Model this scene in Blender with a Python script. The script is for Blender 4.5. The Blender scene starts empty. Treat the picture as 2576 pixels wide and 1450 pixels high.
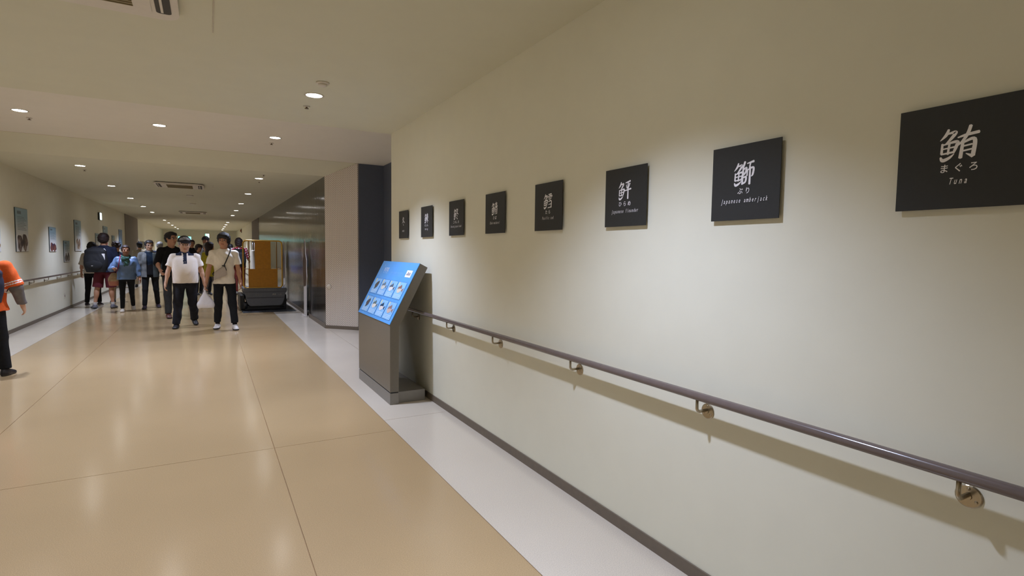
import bpy, bmesh, math, random
import numpy as np
from mathutils import Vector, Matrix
S = bpy.context.scene
COL = S.collection
R_ = random.Random(7)

# ------------------------------------------------------------------ camera, world, exposure
YAW, PITCH, ROLL, FPX, EYE = 0.513128636, -0.0653785976, 0.0131989549, 1352.776, 1.40
def camera():
    cy, sy = math.cos(YAW), math.sin(YAW)
    f = Vector((sy*math.cos(PITCH), cy*math.cos(PITCH), math.sin(PITCH)))
    r = Vector((cy, -sy, 0.0)); u = r.cross(f)
    c, s = math.cos(ROLL), math.sin(ROLL)
    r2 = c*r+s*u; u2 = -s*r+c*u
    cam = bpy.data.cameras.new('camera'); cam.sensor_width = 36.0; cam.sensor_fit = 'HORIZONTAL'
    cam.lens = FPX/2576*36.0; cam.clip_start = 0.05; cam.clip_end = 200
    o = bpy.data.objects.new('camera', cam); COL.objects.link(o)
    o.matrix_world = Matrix(((r2.x, u2.x, -f.x, 0), (r2.y, u2.y, -f.y, 0), (r2.z, u2.z, -f.z, EYE), (0, 0, 0, 1)))
    S.camera = o
camera()
W = bpy.data.worlds.new('world'); S.world = W; W.use_nodes = True
W.node_tree.nodes['Background'].inputs[0].default_value = (0.9, 0.95, 1, 1)
W.node_tree.nodes['Background'].inputs[1].default_value = 0.0
vs = S.view_settings
vs.view_transform = 'Standard'; vs.look = 'None'; vs.gamma = 1.0; vs.use_curve_mapping = False
vs.exposure = 0.0
LAMP_W = 212.0            # watts of one ceiling downlight
LAMP_COL = (0.93, 1.06, 1.44)
FAR_DIM = 0.84           # the rows beyond the raised strip burn dimmer
LAMP_CONE, LAMP_BLEND = 109.0, 0.8
try:
    S.cycles.max_bounces = 10; S.cycles.diffuse_bounces = 6
except Exception:
    pass

# ------------------------------------------------------------------ materials
def lin(c):
    return tuple((v/12.92 if v <= 0.04045 else ((v+0.055)/1.055)**2.4) for v in (x/255.0 for x in c))
MATS = {}
def mat(name, rgb, rough=0.6, metal=0.0, var=0.06, scale=30.0, spec=0.5, emit=0.0, bump=0.0, coat=0.0, stretch=None):
    if name in MATS: return MATS[name]
    m = bpy.data.materials.new(name); m.use_nodes = True
    nt = m.node_tree; b = nt.nodes['Principled BSDF']
    c = lin(rgb)
    tc = nt.nodes.new('ShaderNodeTexCoord'); n = nt.nodes.new('ShaderNodeTexNoise')
    n.inputs['Scale'].default_value = scale; n.inputs['Detail'].default_value = 4
    if stretch:
        mp = nt.nodes.new('ShaderNodeMapping'); mp.inputs['Scale'].default_value = stretch
        nt.links.new(tc.outputs['Object'], mp.inputs['Vector']); nt.links.new(mp.outputs['Vector'], n.inputs['Vector'])
    else:
        nt.links.new(tc.outputs['Object'], n.inputs['Vector'])
    rp = nt.nodes.new('ShaderNodeValToRGB')
    rp.color_ramp.elements[0].position = 0.3; rp.color_ramp.elements[1].position = 0.7
    rp.color_ramp.elements[0].color = tuple(max(0, v*(1-var)) for v in c)+(1,)
    rp.color_ramp.elements[1].color = tuple(min(1, v*(1+var)) for v in c)+(1,)
    nt.links.new(n.outputs['Fac'], rp.inputs['Fac']); nt.links.new(rp.outputs['Color'], b.inputs['Base Color'])
    b.inputs['Roughness'].default_value = rough; b.inputs['Metallic'].default_value = metal
    b.inputs['Specular IOR Level'].default_value = spec
    if coat:
        b.inputs['Coat Weight'].default_value = coat; b.inputs['Coat Roughness'].default_value = 0.08
    if emit:
        nt.links.new(rp.outputs['Color'], b.inputs['Emission Color']); b.inputs['Emission Strength'].default_value = emit
    if bump:
        bp = nt.nodes.new('ShaderNodeBump'); bp.inputs['Strength'].default_value = bump; bp.inputs['Distance'].default_value = 0.01
        nt.links.new(n.outputs['Fac'], bp.inputs['Height']); nt.links.new(bp.outputs['Normal'], b.inputs['Normal'])
    MATS[name] = m
    return m

def floor_mat(name, rgb, rough):
    m = bpy.data.materials.new(name); m.use_nodes = True
    nt = m.node_tree; b = nt.nodes['Principled BSDF']; c = lin(rgb)
    tc = nt.nodes.new('ShaderNodeTexCoord')
    n = nt.nodes.new('ShaderNodeTexNoise'); n.inputs['Scale'].default_value = 260; n.inputs['Detail'].default_value = 3
    n2 = nt.nodes.new('ShaderNodeTexNoise'); n2.inputs['Scale'].default_value = 1.3; n2.inputs['Detail'].default_value = 5
    for k in (n, n2): nt.links.new(tc.outputs['Object'], k.inputs['Vector'])
    rp = nt.nodes.new('ShaderNodeValToRGB'); rp.color_ramp.elements[0].position = 0.35; rp.color_ramp.elements[1].position = 0.65
    rp.color_ramp.elements[0].color = tuple(v*0.86 for v in c)+(1,); rp.color_ramp.elements[1].color = tuple(min(1, v*1.12) for v in c)+(1,)
    nt.links.new(n.outputs['Fac'], rp.inputs['Fac'])
    mx = nt.nodes.new('ShaderNodeMix'); mx.data_type = 'RGBA'; mx.blend_type = 'MULTIPLY'; mx.inputs['Factor'].default_value = 0.12
    nt.links.new(rp.outputs['Color'], mx.inputs[6]); nt.links.new(n2.outputs['Fac'], mx.inputs[7])
    nt.links.new(mx.outputs[2], b.inputs['Base Color'])
    mr = nt.nodes.new('ShaderNodeMapRange'); mr.inputs['To Min'].default_value = rough*0.85; mr.inputs['To Max'].default_value = rough*1.2
    nt.links.new(n2.outputs['Fac'], mr.inputs['Value']); nt.links.new(mr.outputs['Result'], b.inputs['Roughness'])
    bp = nt.nodes.new('ShaderNodeBump'); bp.inputs['Strength'].default_value = 0.03; bp.inputs['Distance'].default_value = 0.002
    nt.links.new(n.outputs['Fac'], bp.inputs['Height']); nt.links.new(bp.outputs['Normal'], b.inputs['Normal'])
    return m

def dots_mat():
    # punched wall panel: staggered dark dots, in the panel's own coordinates (x along it, z up)
    m = bpy.data.materials.new('punched_panel'); m.use_nodes = True
    nt = m.node_tree; b = nt.nodes['Principled BSDF']; L = nt.links.new
    tc = nt.nodes.new('ShaderNodeTexCoord'); sp = nt.nodes.new('ShaderNodeSeparateXYZ'); L(tc.outputs['Object'], sp.inputs[0])
    def M(op, a, bb=None):
        n = nt.nodes.new('ShaderNodeMath'); n.operation = op
        for i, v in enumerate((a, bb)):
            if v is None: continue
            if isinstance(v, (int, float)): n.inputs[i].default_value = v
            else: L(v, n.inputs[i])
        return n.outputs[0]
    P = 0.036
    def lattice(off):
        u = M('SUBTRACT', M('FRACT', M('ADD', M('DIVIDE', sp.outputs['X'], P), off)), 0.5)
        v = M('SUBTRACT', M('FRACT', M('ADD', M('DIVIDE', sp.outputs['Z'], P), off)), 0.5)
        return M('SQRT', M('ADD', M('MULTIPLY', u, u), M('MULTIPLY', v, v)))
    d = M('MINIMUM', lattice(0.0), lattice(0.5))
    k = M('LESS_THAN', d, 0.185)
    mx = nt.nodes.new('ShaderNodeMix'); mx.data_type = 'RGBA'
    mx.inputs[6].default_value = lin((226, 216, 206))+(1,); mx.inputs[7].default_value = lin((124, 110, 94))+(1,)
    L(k, mx.inputs[0]); L(mx.outputs[2], b.inputs['Base Color']); b.inputs['Roughness'].default_value = 0.6
    return m

def gloss_wall_mat():
    # glossy dark wall: brown and grey noise, corridor reflections painted as pale streaks and a blue smear, all in wall coordinates
    m = bpy.data.materials.new('dark_gloss_panel'); m.use_nodes = True
    nt = m.node_tree; b = nt.nodes['Principled BSDF']; L = nt.links.new
    tc = nt.nodes.new('ShaderNodeTexCoord'); sp = nt.nodes.new('ShaderNodeSeparateXYZ'); L(tc.outputs['Object'], sp.inputs[0])
    def noise(sc, scale, det):
        mp = nt.nodes.new('ShaderNodeMapping'); mp.inputs['Scale'].default_value = sc; L(tc.outputs['Object'], mp.inputs[0])
        n = nt.nodes.new('ShaderNodeTexNoise'); n.inputs['Scale'].default_value = scale; n.inputs['Detail'].default_value = det; n.inputs['Roughness'].default_value = 0.6
        L(mp.outputs[0], n.inputs['Vector']); return n.outputs['Fac']
    def band(out, c, w, soft):
        r = nt.nodes.new('ShaderNodeMath'); r.operation = 'SUBTRACT'; L(out, r.inputs[0]); r.inputs[1].default_value = c
        q = nt.nodes.new('ShaderNodeMath'); q.operation = 'ABSOLUTE'; L(r.outputs[0], q.inputs[0])
        mr = nt.nodes.new('ShaderNodeMapRange'); mr.inputs['From Min'].default_value = w; mr.inputs['From Max'].default_value = w+soft
        mr.inputs['To Min'].default_value = 1.0; mr.inputs['To Max'].default_value = 0.0; L(q.outputs[0], mr.inputs[0]); return mr.outputs[0]
    def mul(*xs):
        o = xs[0]
        for x in xs[1:]:
            n = nt.nodes.new('ShaderNodeMath'); n.operation = 'MULTIPLY'; L(o, n.inputs[0])
            if isinstance(x, float): n.inputs[1].default_value = x
            else: L(x, n.inputs[1])
            o = n.outputs[0]
        return o
    def ramp(f, *st):
        rp = nt.nodes.new('ShaderNodeValToRGB'); e = rp.color_ramp.elements
        e[0].position, e[0].color = st[0][0], lin(st[0][1])+(1,); e[1].position, e[1].color = st[-1][0], lin(st[-1][1])+(1,)
        for p_, c in st[1:-1]: k = e.new(p_); k.color = lin(c)+(1,)
        L(f, rp.inputs[0]); return rp.outputs[0]
    def mix(a_, c, f):
        mx = nt.nodes.new('ShaderNodeMix'); mx.data_type = 'RGBA'; L(f, mx.inputs[0]); L(a_, mx.inputs[6])
        if isinstance(c, tuple): mx.inputs[7].default_value = lin(c)+(1,)
        else: L(c, mx.inputs[7])
        return mx.outputs[2]
    col = ramp(noise((1, 0.8, 0.5), 1.1, 8), (0.36, (26, 25, 24)), (0.5, (56, 50, 42)), (0.72, (108, 92, 72)))
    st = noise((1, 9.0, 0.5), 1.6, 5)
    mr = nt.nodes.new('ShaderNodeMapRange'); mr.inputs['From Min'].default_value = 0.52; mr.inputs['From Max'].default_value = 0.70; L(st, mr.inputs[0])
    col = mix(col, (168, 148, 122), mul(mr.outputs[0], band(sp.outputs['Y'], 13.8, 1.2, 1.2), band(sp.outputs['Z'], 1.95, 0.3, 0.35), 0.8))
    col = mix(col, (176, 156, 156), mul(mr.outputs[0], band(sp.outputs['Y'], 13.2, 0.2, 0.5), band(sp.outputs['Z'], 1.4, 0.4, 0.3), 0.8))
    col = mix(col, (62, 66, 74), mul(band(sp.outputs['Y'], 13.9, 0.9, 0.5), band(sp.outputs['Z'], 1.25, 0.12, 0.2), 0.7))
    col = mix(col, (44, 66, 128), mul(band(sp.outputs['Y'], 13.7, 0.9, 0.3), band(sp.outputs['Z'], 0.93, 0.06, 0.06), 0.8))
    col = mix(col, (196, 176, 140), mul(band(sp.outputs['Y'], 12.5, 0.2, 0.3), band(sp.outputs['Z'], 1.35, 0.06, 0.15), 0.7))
    L(col, b.inputs['Base Color'])
    n2 = noise((1, 9.0, 0.15), 2.0, 3)
    bp = nt.nodes.new('ShaderNodeBump'); bp.inputs['Strength'].default_value = 0.14; bp.inputs['Distance'].default_value = 0.02
    L(n2, bp.inputs['Height']); L(bp.outputs[0], b.inputs['Normal'])
    b.inputs['Roughness'].default_value = 0.12; b.inputs['Specular IOR Level'].default_value = 0.35
    return m

WALL = mat('wall_paint', (230, 227, 208), 0.75, var=0.012, scale=6, spec=0.25)
CEIL = mat('ceiling_paint', (212, 209, 186), 0.85, var=0.012, scale=5, spec=0.2)
BEIGE = floor_mat('beige_vinyl', (187, 159, 118), 0.165)
PALE = floor_mat('pale_vinyl', (216, 204, 186), 0.17)
SEAM = mat('seam_brown', (150, 116, 74), 0.5)
SKIRT = mat('skirting_vinyl', (112, 100, 86), 0.5)
NAVY = mat('dark_navy_panel', (88, 94, 108), 0.5, var=0.03)
GREYBAND = mat('grey_wall_covering', (138, 128, 120), 0.7, var=0.03)
GLOSSW = gloss_wall_mat(); DOTS = dots_mat()
STEEL = mat('brushed_steel', (176, 164, 142), 0.28, 1.0, var=0.05, scale=60)
RAIL = mat('rail_resin', (108, 95, 90), 0.2, var=0.04)
BLACKP = mat('charcoal_board', (42, 43, 43), 0.55, var=0.05, scale=80)
WHITEP = mat('white_print', (250, 248, 252), 0.5, var=0.01)
LAMPM = mat('lamp_glow', (255, 252, 248), 0.4, var=0.0, emit=36.0)
WHITEPL = mat('white_plastic', (214, 206, 192), 0.45, var=0.02)
DARK = mat('dark_plastic', (30, 29, 28), 0.5, var=0.05)
BRASS = mat('sprinkler_bronze', (104, 84, 62), 0.4, 0.6)
EXITG = mat('exit_green_glow', (40, 190, 140), 0.4, emit=1.6, var=0.0)
EXITW = mat('exit_white_glow', (225, 250, 255), 0.4, emit=2.6, var=0.0)

# ------------------------------------------------------------------ mesh helpers
def mesh_obj(name, verts, faces, m, parent=None, smooth=False):
    me = bpy.data.meshes.new(name); me.from_pydata([tuple(v) for v in verts], [], faces); me.validate(); me.update()
    return link(name, me, m, parent, smooth)
def link(name, me, m, parent=None, smooth=False):
    ms = m if isinstance(m, (list, tuple)) else [m]
    if len(me.materials) == 0:
        for k in ms: me.materials.append(k)
    if smooth:
        me.polygons.foreach_set('use_smooth', [True]*len(me.polygons))
    o = bpy.data.objects.new(name, me); COL.objects.link(o)
    if parent: o.parent = parent
    return o
def bm_obj(name, bm, m, parent=None, smooth=False):
    bmesh.ops.recalc_face_normals(bm, faces=bm.faces)
    me = bpy.data.meshes.new(name); bm.to_mesh(me); bm.free()
    return link(name, me, m, parent, smooth)
def empty(name, loc, rz=0.0):
    o = bpy.data.objects.new(name, None); COL.objects.link(o); o.location = loc; o.rotation_euler = (0, 0, rz)
    o.empty_display_size = 0.1
    return o
def tag(o, label=None, cat=None, group=None, kind=None):
    if label: o['label'] = label
    if cat: o['category'] = cat
    if group: o['group'] = group
    if kind: o['kind'] = kind
    return o
def struct(o): o['kind'] = 'structure'; return o
def bx(bm, lo, hi, bev=0.0):
    c = [(a+b)/2 for a, b in zip(lo, hi)]; d = [abs(b-a) for a, b in zip(lo, hi)]
    r = bmesh.ops.create_cube(bm, size=1.0)['verts']
    bmesh.ops.scale(bm, vec=d, verts=r); bmesh.ops.translate(bm, vec=c, verts=r)
    if bev:
        es = list({e for v in r for e in v.link_edges})
        bmesh.ops.bevel(bm, geom=es, offset=bev, segments=2, affect='EDGES', profile=0.5)
    return bm
def box(name, lo, hi, m, parent=None, bev=0.0):
    return bm_obj(name, bx(bmesh.new(), lo, hi, bev), m, parent, smooth=False)
def tube(bm, pts, r, n=12, cap=True, closed=False):
    pts = [Vector(p) for p in pts]; rings = []; N = len(pts)
    up = None
    for i, p in enumerate(pts):
        a = pts[(i-1) % N] if (closed or i > 0) else p
        b = pts[(i+1) % N] if (closed or i < N-1) else p
        t = (b-a).normalized()
        if up is None:
            up = Vector((0, 0, 1)) if abs(t.z) < 0.9 else Vector((1, 0, 0))
        s = t.cross(up).normalized(); up = s.cross(t).normalized()
        rr = r[i] if isinstance(r, (list, tuple)) else r
        rings.append([bm.verts.new(p+(s*math.cos(2*math.pi*k/n)+up*math.sin(2*math.pi*k/n))*rr) for k in range(n)])
    for i in range(N if closed else N-1):
        A, B = rings[i], rings[(i+1) % N]
        for k in range(n): bm.faces.new((A[k], A[(k+1) % n], B[(k+1) % n], B[k]))
    if cap and not closed:
        bm.faces.new(rings[0]); bm.faces.new(rings[-1][::-1])
    return bm
def tube_obj(name, pts, r, m, parent=None, n=12, closed=False):
    return bm_obj(name, tube(bmesh.new(), pts, r, n, True, closed), m, parent, smooth=True)
def lathe(bm, prof, n=24, axis='z', c=(0, 0, 0), cap=True):
    rings = []
    for (r, h) in prof:
        ring = []
        for k in range(n):
            a = 2*math.pi*k/n; x, y = r*math.cos(a), r*math.sin(a)
            p = {'z': (x, y, h), 'x': (h, x, y), 'y': (x, h, y)}[axis]
            ring.append(bm.verts.new(Vector(c)+Vector(p)))
        rings.append(ring)
    for A, B in zip(rings, rings[1:]):
        for k in range(n): bm.faces.new((A[k], A[(k+1) % n], B[(k+1) % n], B[k]))
    if cap: bm.faces.new(rings[0]); bm.faces.new(rings[-1][::-1])
    return bm
def prism(bm, poly, lo, hi, axis='x'):
    def P(p, h): return {'x': (h, p[0], p[1]), 'y': (p[0], h, p[1]), 'z': (p[0], p[1], h)}[axis]
    A = [bm.verts.new(P(p, lo)) for p in poly]; B = [bm.verts.new(P(p, hi)) for p in poly]; n = len(poly)
    bm.faces.new(A); bm.faces.new(B[::-1])
    for k in range(n): bm.faces.new((A[k], B[k], B[(k+1) % n], A[(k+1) % n]))
    return bm
def rrect(x0, y0, x1, y1, r, n=6):
    out = []
    for cx, cy, a0 in ((x1-r, y1-r, 0), (x0+r, y1-r, 90), (x0+r, y0+r, 180), (x1-r, y0+r, 270)):
        for k in range(n+1):
            a = math.radians(a0+90*k/n); out.append((cx+r*math.cos(a), cy+r*math.sin(a)))
    return out
def copy_tree(o, parent=None):
    c = o.copy(); COL.objects.link(c)
    if parent: c.parent = parent
    for ch in list(o.children): copy_tree(ch, c)
    return c

# ------------------------------------------------------------------ the setting
XL, XR, ZC, ZH = -2.80, 1.805, 2.705, 2.91
YB, YE = -6.0, 45.5          # wall behind the camera, far end wall
Y1, Y2, Y3 = 6.0, 9.55, 10.0 # raised ceiling strip and side recess
XN = 2.73                    # back of the recess
def quad(name, vs, m, parent=None):
    return mesh_obj(name, vs, [tuple(range(len(vs)))], m, parent)
# floor slab with the vinyl sheets welded on it
fl = struct(box('floor', (XL-0.1, YB, -0.12), (XN+0.1, YE+0.1, -0.003), SEAM))
G = 0.0022
def sheet(name, x0, x1, y0, y1, m): return box(name, (x0+G, y0+G, -0.004), (x1-G, y1-G, 0.0), m, fl)
xs = [-2.224, -1.383, 0.375, 1.234]
ys = [YB, -1.1, 4.055, 9.45, 14.6, 19.8, 25.0, 30.2, 35.4, 40.6, YE]
for a, b in zip(xs, xs[1:]):
    for c, d in zip(ys, ys[1:]): sheet('floor_sheet', a, b, c, d, BEIGE)
yw = [YB, 0.0, 4.322, 9.4, 14.5, 19.6, 24.7, 29.8, 35.0, 40.2, YE]
for c, d in zip(yw, yw[1:]):
    sheet('border_sheet', XL, -2.224, c, d, PALE)
    sheet('border_sheet', 1.234, XR+0.02, c, d, PALE)
sheet('recess_sheet', XR+0.02, XN+0.05, Y1-0.3, Y3+0.1, PALE)
# right-hand wall with the fish-name boards
struct(box('wall_right', (XR, YB, 0), (XR+0.15, Y1, ZH+0.1), WALL))
struct(box('baseboard_right', (XR-0.008, YB, 0), (XR, Y1, 0.06), SKIRT))
# recess: return wall, dark back wall, punched diagonal wall
struct(box('wall_recess_side', (XN, Y1-0.3, 0), (XN+0.12, Y2, ZH+0.05), NAVY))
struct(box('wall_recess_front', (XR+0.15, Y1-0.3, 0), (XN, Y1-0.18, ZH+0.05), WALL))
struct(box('wall_recess_back', (2.30, Y2, 0), (XN+0.12, Y2+0.12, ZH+0.02), NAVY))
d = empty('wall_diagonal', (XR, Y3, 0), -math.pi/4); struct(d)
LD = 0.658
dp = mesh_obj('punched_panel', [(0, 0, 0), (LD, 0, 0), (LD, 0, ZH+0.0), (0, 0, ZC), (0, 0.1, 0), (LD, 0.1, 0), (LD, 0.1, ZH), (0, 0.1, ZC)],
     [(0, 1, 2, 3), (5, 4, 7, 6), (0, 4, 5, 1), (3, 2, 6, 7), (1, 5, 6, 2), (4, 0, 3, 7)], DOTS, d)
box('baseboard_strip', (0.0, -0.008, 0), (LD, 0.0, 0.06), SKIRT, d)
# long dark glossy wall, grey end pier, pale wall beyond
struct(box('wall_right_gloss', (XR, Y3, 0.0), (XR+0.1, 24.5, ZC+0.02), GLOSSW))
struct(box('baseboard_gloss', (XR-0.012, Y3, 0), (XR, 24.5, 0.075), SKIRT))
struct(box('wall_right_pier', (XR-0.01, 24.5, 0), (XR+0.1, 28.4, ZC+0.02), GREYBAND))
struct(box('wall_right_end', (XR, 28.4, 0), (XR+0.1, YE, ZC+0.02), WALL))
struct(box('baseboard_right_end', (XR-0.012, 24.5, 0), (XR, YE, 0.06), SKIRT))
# left wall
struct(box('wall_left', (XL-0.12, YB, 0), (XL, 25.4, ZH+0.1), WALL))
struct(box('wall_left_pier', (XL-0.12, 25.4, 0), (XL+0.02, 29.6, ZC+0.02), GREYBAND))
struct(box('wall_left_end', (XL-0.12, 29.6, 0), (XL, YE, ZC+0.02), WALL))
struct(box('baseboard_left', (XL, YB, 0), (XL+0.012, 25.4, 0.06), SKIRT))
struct(box('baseboard_left_end', (XL, 29.6, 0), (XL+0.012, YE, 0.06), SKIRT))
struct(box('wall_far', (XL-0.1, YE, 0), (XN, YE+0.1, ZC+0.02), WALL))
struct(box('wall_back', (XL-0.1, YB-0.1, 0), (XN, YB, ZH+0.1), WALL))
# ceiling: low field, raised strip with a sloping far side, low field again
X0, X9 = XL-0.1, XN+0.12
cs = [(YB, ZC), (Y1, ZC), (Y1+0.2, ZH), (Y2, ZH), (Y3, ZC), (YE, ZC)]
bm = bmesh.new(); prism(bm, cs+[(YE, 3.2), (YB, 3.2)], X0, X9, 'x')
cl = struct(bm_obj('ceiling', bm, [CEIL, mat('raised_strip_bounce', (222, 216, 202), 0.85, var=0.012, scale=5, spec=0.2)]))  # paler strip colour paints in extra bounce light
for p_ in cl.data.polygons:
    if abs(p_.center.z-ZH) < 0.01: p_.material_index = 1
struct(box('trim_3', (XL, Y2-0.004, ZH-0.002), (2.30, Y2+0.002, ZH), mat('strip_joint', (186, 170, 142), 0.8)))
# thin ceiling joints beside the cassette units
for i, (x, y) in enumerate(((0.045, 3.55), (0.10, 13.0))):
    struct(box('trim_%d' % (i+1), (x, y-0.25, ZC-0.004), (x+0.006, y+0.25, ZC), mat('ceiling_joint', (192, 184, 164), 0.8)))

# ------------------------------------------------------------------ ceiling things
def downlight():
    t = empty('ceiling_light', (0, 0, 0))
    bm = bmesh.new(); lathe(bm, [(0.064, -0.001), (0.078, -0.001), (0.080, -0.004), (0.066, -0.006), (0.064, -0.004)], 28, cap=False)
    bm_obj('trim_ring', bm, WHITEPL, t, True)
    bm = bmesh.new(); lathe(bm, [(0.0001, -0.0035), (0.065, -0.0035), (0.065, -0.001), (0.0001, -0.001)], 28)
    bm_obj('diffuser', bm, LAMPM, t, False)
    L = bpy.data.lights.new('downlight', 'SPOT'); L.energy = LAMP_W; L.color = LAMP_COL
    L.spot_size = math.radians(LAMP_CONE); L.spot_blend = LAMP_BLEND; L.shadow_soft_size = 0.055
    lo = bpy.data.objects.new('bulb', L); COL.objects.link(lo); lo.parent = t; lo.location = (0, 0, -0.012)
    return t
proto = downlight()
first = [True]
dim = {}
def put_light(x, y, z, label, group):
    o = proto if first[0] else copy_tree(proto)
    if y > 10:
        for c in o.children:
            if c.type == 'LIGHT':
                if 'd' not in dim: dim['d'] = c.data.copy(); dim['d'].energy = LAMP_W*FAR_DIM
                c.data = dim['d']
    first[0] = False
    o.location = (x, y, z); tag(o, label, 'ceiling light', group)
    return o
put_light(0.80, 4.86, ZC, 'round white downlight in the near ceiling, the largest and closest lit one', 'round recessed downlights')
for x, w in ((-1.80, 'leftmost of the three round downlights in the raised ceiling strip'), (-0.50, 'middle one of the three round downlights in the raised ceiling strip'), (0.81, 'rightmost of the three round downlights in the raised ceiling strip')):
    put_light(x, 8.0, ZH, w, 'round recessed downlights')
ordn = ['nearest', 'second nearest', 'third', 'fourth', 'fifth', 'sixth', 'seventh', 'eighth', 'ninth', 'farthest']
yl = [11.0, 14.18, 17.36, 20.53, 23.62, 29.9, 32.95, 36.0, 39.05, 42.15]
for x, s in ((-1.77, 'left'), (0.83, 'right')):
    for i, y in enumerate(yl):
        put_light(x, y, ZC, '%s downlight of the %s row beyond the raised ceiling strip' % (ordn[i], s), 'round recessed downlights')
for x, y in ((-1.80, 4.86), (0.80, 1.69), (-1.80, 1.69), (-1.80, -4.65)):
    put_light(x, y, ZC, {(-1.80, 4.86): 'downlight above the floor left of the picture, level with the largest one', (0.80, 1.69): 'downlight above the camera that lights the boards reading Tuna and flounder', (-1.80, 1.69): 'downlight left of and above the camera, outside the picture', (-1.80, -4.65): 'downlight far behind the camera, outside the picture'}[(x, y)], 'downlights out of the picture')

def sprinkler(x, y, z, label):
    t = empty('sprinkler_head', (x, y, z)); tag(t, label, 'sprinkler', 'ceiling sprinkler heads')
    bm = bmesh.new(); lathe(bm, [(0.028, 0.0), (0.030, -0.004), (0.016, -0.007), (0.010, -0.010)], 16); bm_obj('cover_plate', bm, WHITEPL, t, True)
    bm = bmesh.new(); lathe(bm, [(0.009, -0.008), (0.009, -0.013), (0.005, -0.016), (0.005, -0.020), (0.018, -0.021), (0.018, -0.024)], 14); bm_obj('nozzle', bm, BRASS, t, True)
sprinkler(0.80, 5.26, ZC, 'bronze sprinkler head just past the nearest large downlight')
sprinkler(-1.81, 8.41, ZH, 'bronze sprinkler head by the leftmost light of the raised strip')
sprinkler(0.805, 8.43, ZH, 'bronze sprinkler head by the rightmost light of the raised strip')
sprinkler(0.87, 11.5, ZC, 'small sprinkler head just past the nearest light of the right row')
sprinkler(-1.80, 11.54, ZC, 'small sprinkler head just past the nearest light of the left row')
sprinkler(0.86, 10.43, ZC, 'sprinkler head between the raised strip and the nearest right row light')
t = empty('smoke_detector', (0.80, 4.47, ZC)); tag(t, 'flat round cream smoke detector beside the nearest large downlight', 'smoke detector')
bm = bmesh.new(); lathe(bm, [(0.05, 0.0), (0.05, -0.008), (0.046, -0.012)], 24); bm_obj('base', bm, WHITEPL, t, True)
bm = bmesh.new(); lathe(bm, [(0.034, -0.010), (0.032, -0.024), (0.022, -0.030), (0.0005, -0.031)], 24); bm_obj('sensor_cap', bm, WHITEPL, t, True)

def cassette(x0, y0, x1, y1, label):
    cx, cy = (x0+x1)/2, (y0+y1)/2; hx, hy = (x1-x0)/2, (y1-y0)/2
    t = empty('air_conditioner', (cx, cy, ZC)); tag(t, label, 'air conditioner', 'ceiling cassette air conditioners')
    bm = bmesh.new(); prism(bm, rrect(-hx+0.02, -hy+0.02, hx-0.02, hy-0.02, 0.08), -0.014, 0.0, 'z'); bm_obj('gap_shade', bm, DARK, t)  # dark slab standing in for shade in the gap above the panel
    # outer panel with two long openings left and right
    ow, oi = hx-0.035, hx-0.105
    bm = bmesh.new()
    for yy in ((-hy, -hy+0.11), (hy-0.11, hy)):
        pass
    prism(bm, rrect(-hx, -hy, hx, hy, 0.09, 8), -0.034, -0.013, 'z'); bm_obj('panel', bm, WHITEPL, t)
    for sx in (-1, 1):
        a, b = sorted((sx*oi, sx*ow))
        bm = bmesh.new(); prism(bm, rrect(a, -hy+0.10, b, hy-0.10, 0.02), -0.0375, -0.0335, 'z'); o = bm_obj('air_outlet', bm, DARK, t)
        bm = bmesh.new(); bx(bm, (a+0.022, -hy+0.12, -0.041), (a+0.034, hy-0.12, -0.037)); bm_obj('louvre', bm, WHITEPL, o)
    bm = bmesh.new(); prism(bm, rrect(-oi+0.02, -hy+0.05, oi-0.02, hy-0.05, 0.05), -0.039, -0.033, 'z'); bm_obj('inner_panel', bm, WHITEPL, t)
    bm = bmesh.new(); g = oi-0.10
    bx(bm, (-g, -hy+0.14, -0.0405), (g, hy-0.14, -0.0385)); gr = bm_obj('intake_grille', bm, mat('grille_olive', (132, 118, 84), 0.6), t)
    bm = bmesh.new()
    for k in range(22):
        yy = -hy+0.15+(2*hy-0.30)*k/21; bx(bm, (-g, yy-0.004, -0.044), (g, yy+0.004, -0.0405))
    o = bm_obj('grille_slats', bm, mat('grille_olive', (132, 118, 84), 0.6), gr); o['kind'] = 'stuff'
cassette(-1.07, 2.70, -0.115, 3.655, 'white ceiling air conditioner cut off by the top edge of the picture')
cassette(-0.92, 12.62, -0.06, 13.5, 'ceiling air conditioner just beyond the raised ceiling strip')
cassette(-0.90, 22.1, -0.04, 23.0, 'farther ceiling air conditioner between the two downlight rows')
for y, l in ((15.5, 'nearer flat round ceiling detector between the two far air conditioners'), (18.3, 'farther flat round ceiling detector between the two far air conditioners')):
    bm = bmesh.new(); lathe(bm, [(0.08, ZC), (0.08, ZC-0.012), (0.06, ZC-0.02)], 20, c=(-0.38, y, 0)); tag(bm_obj('ceiling_detector', bm, WHITEPL, None, True), l, 'detector')

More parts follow.
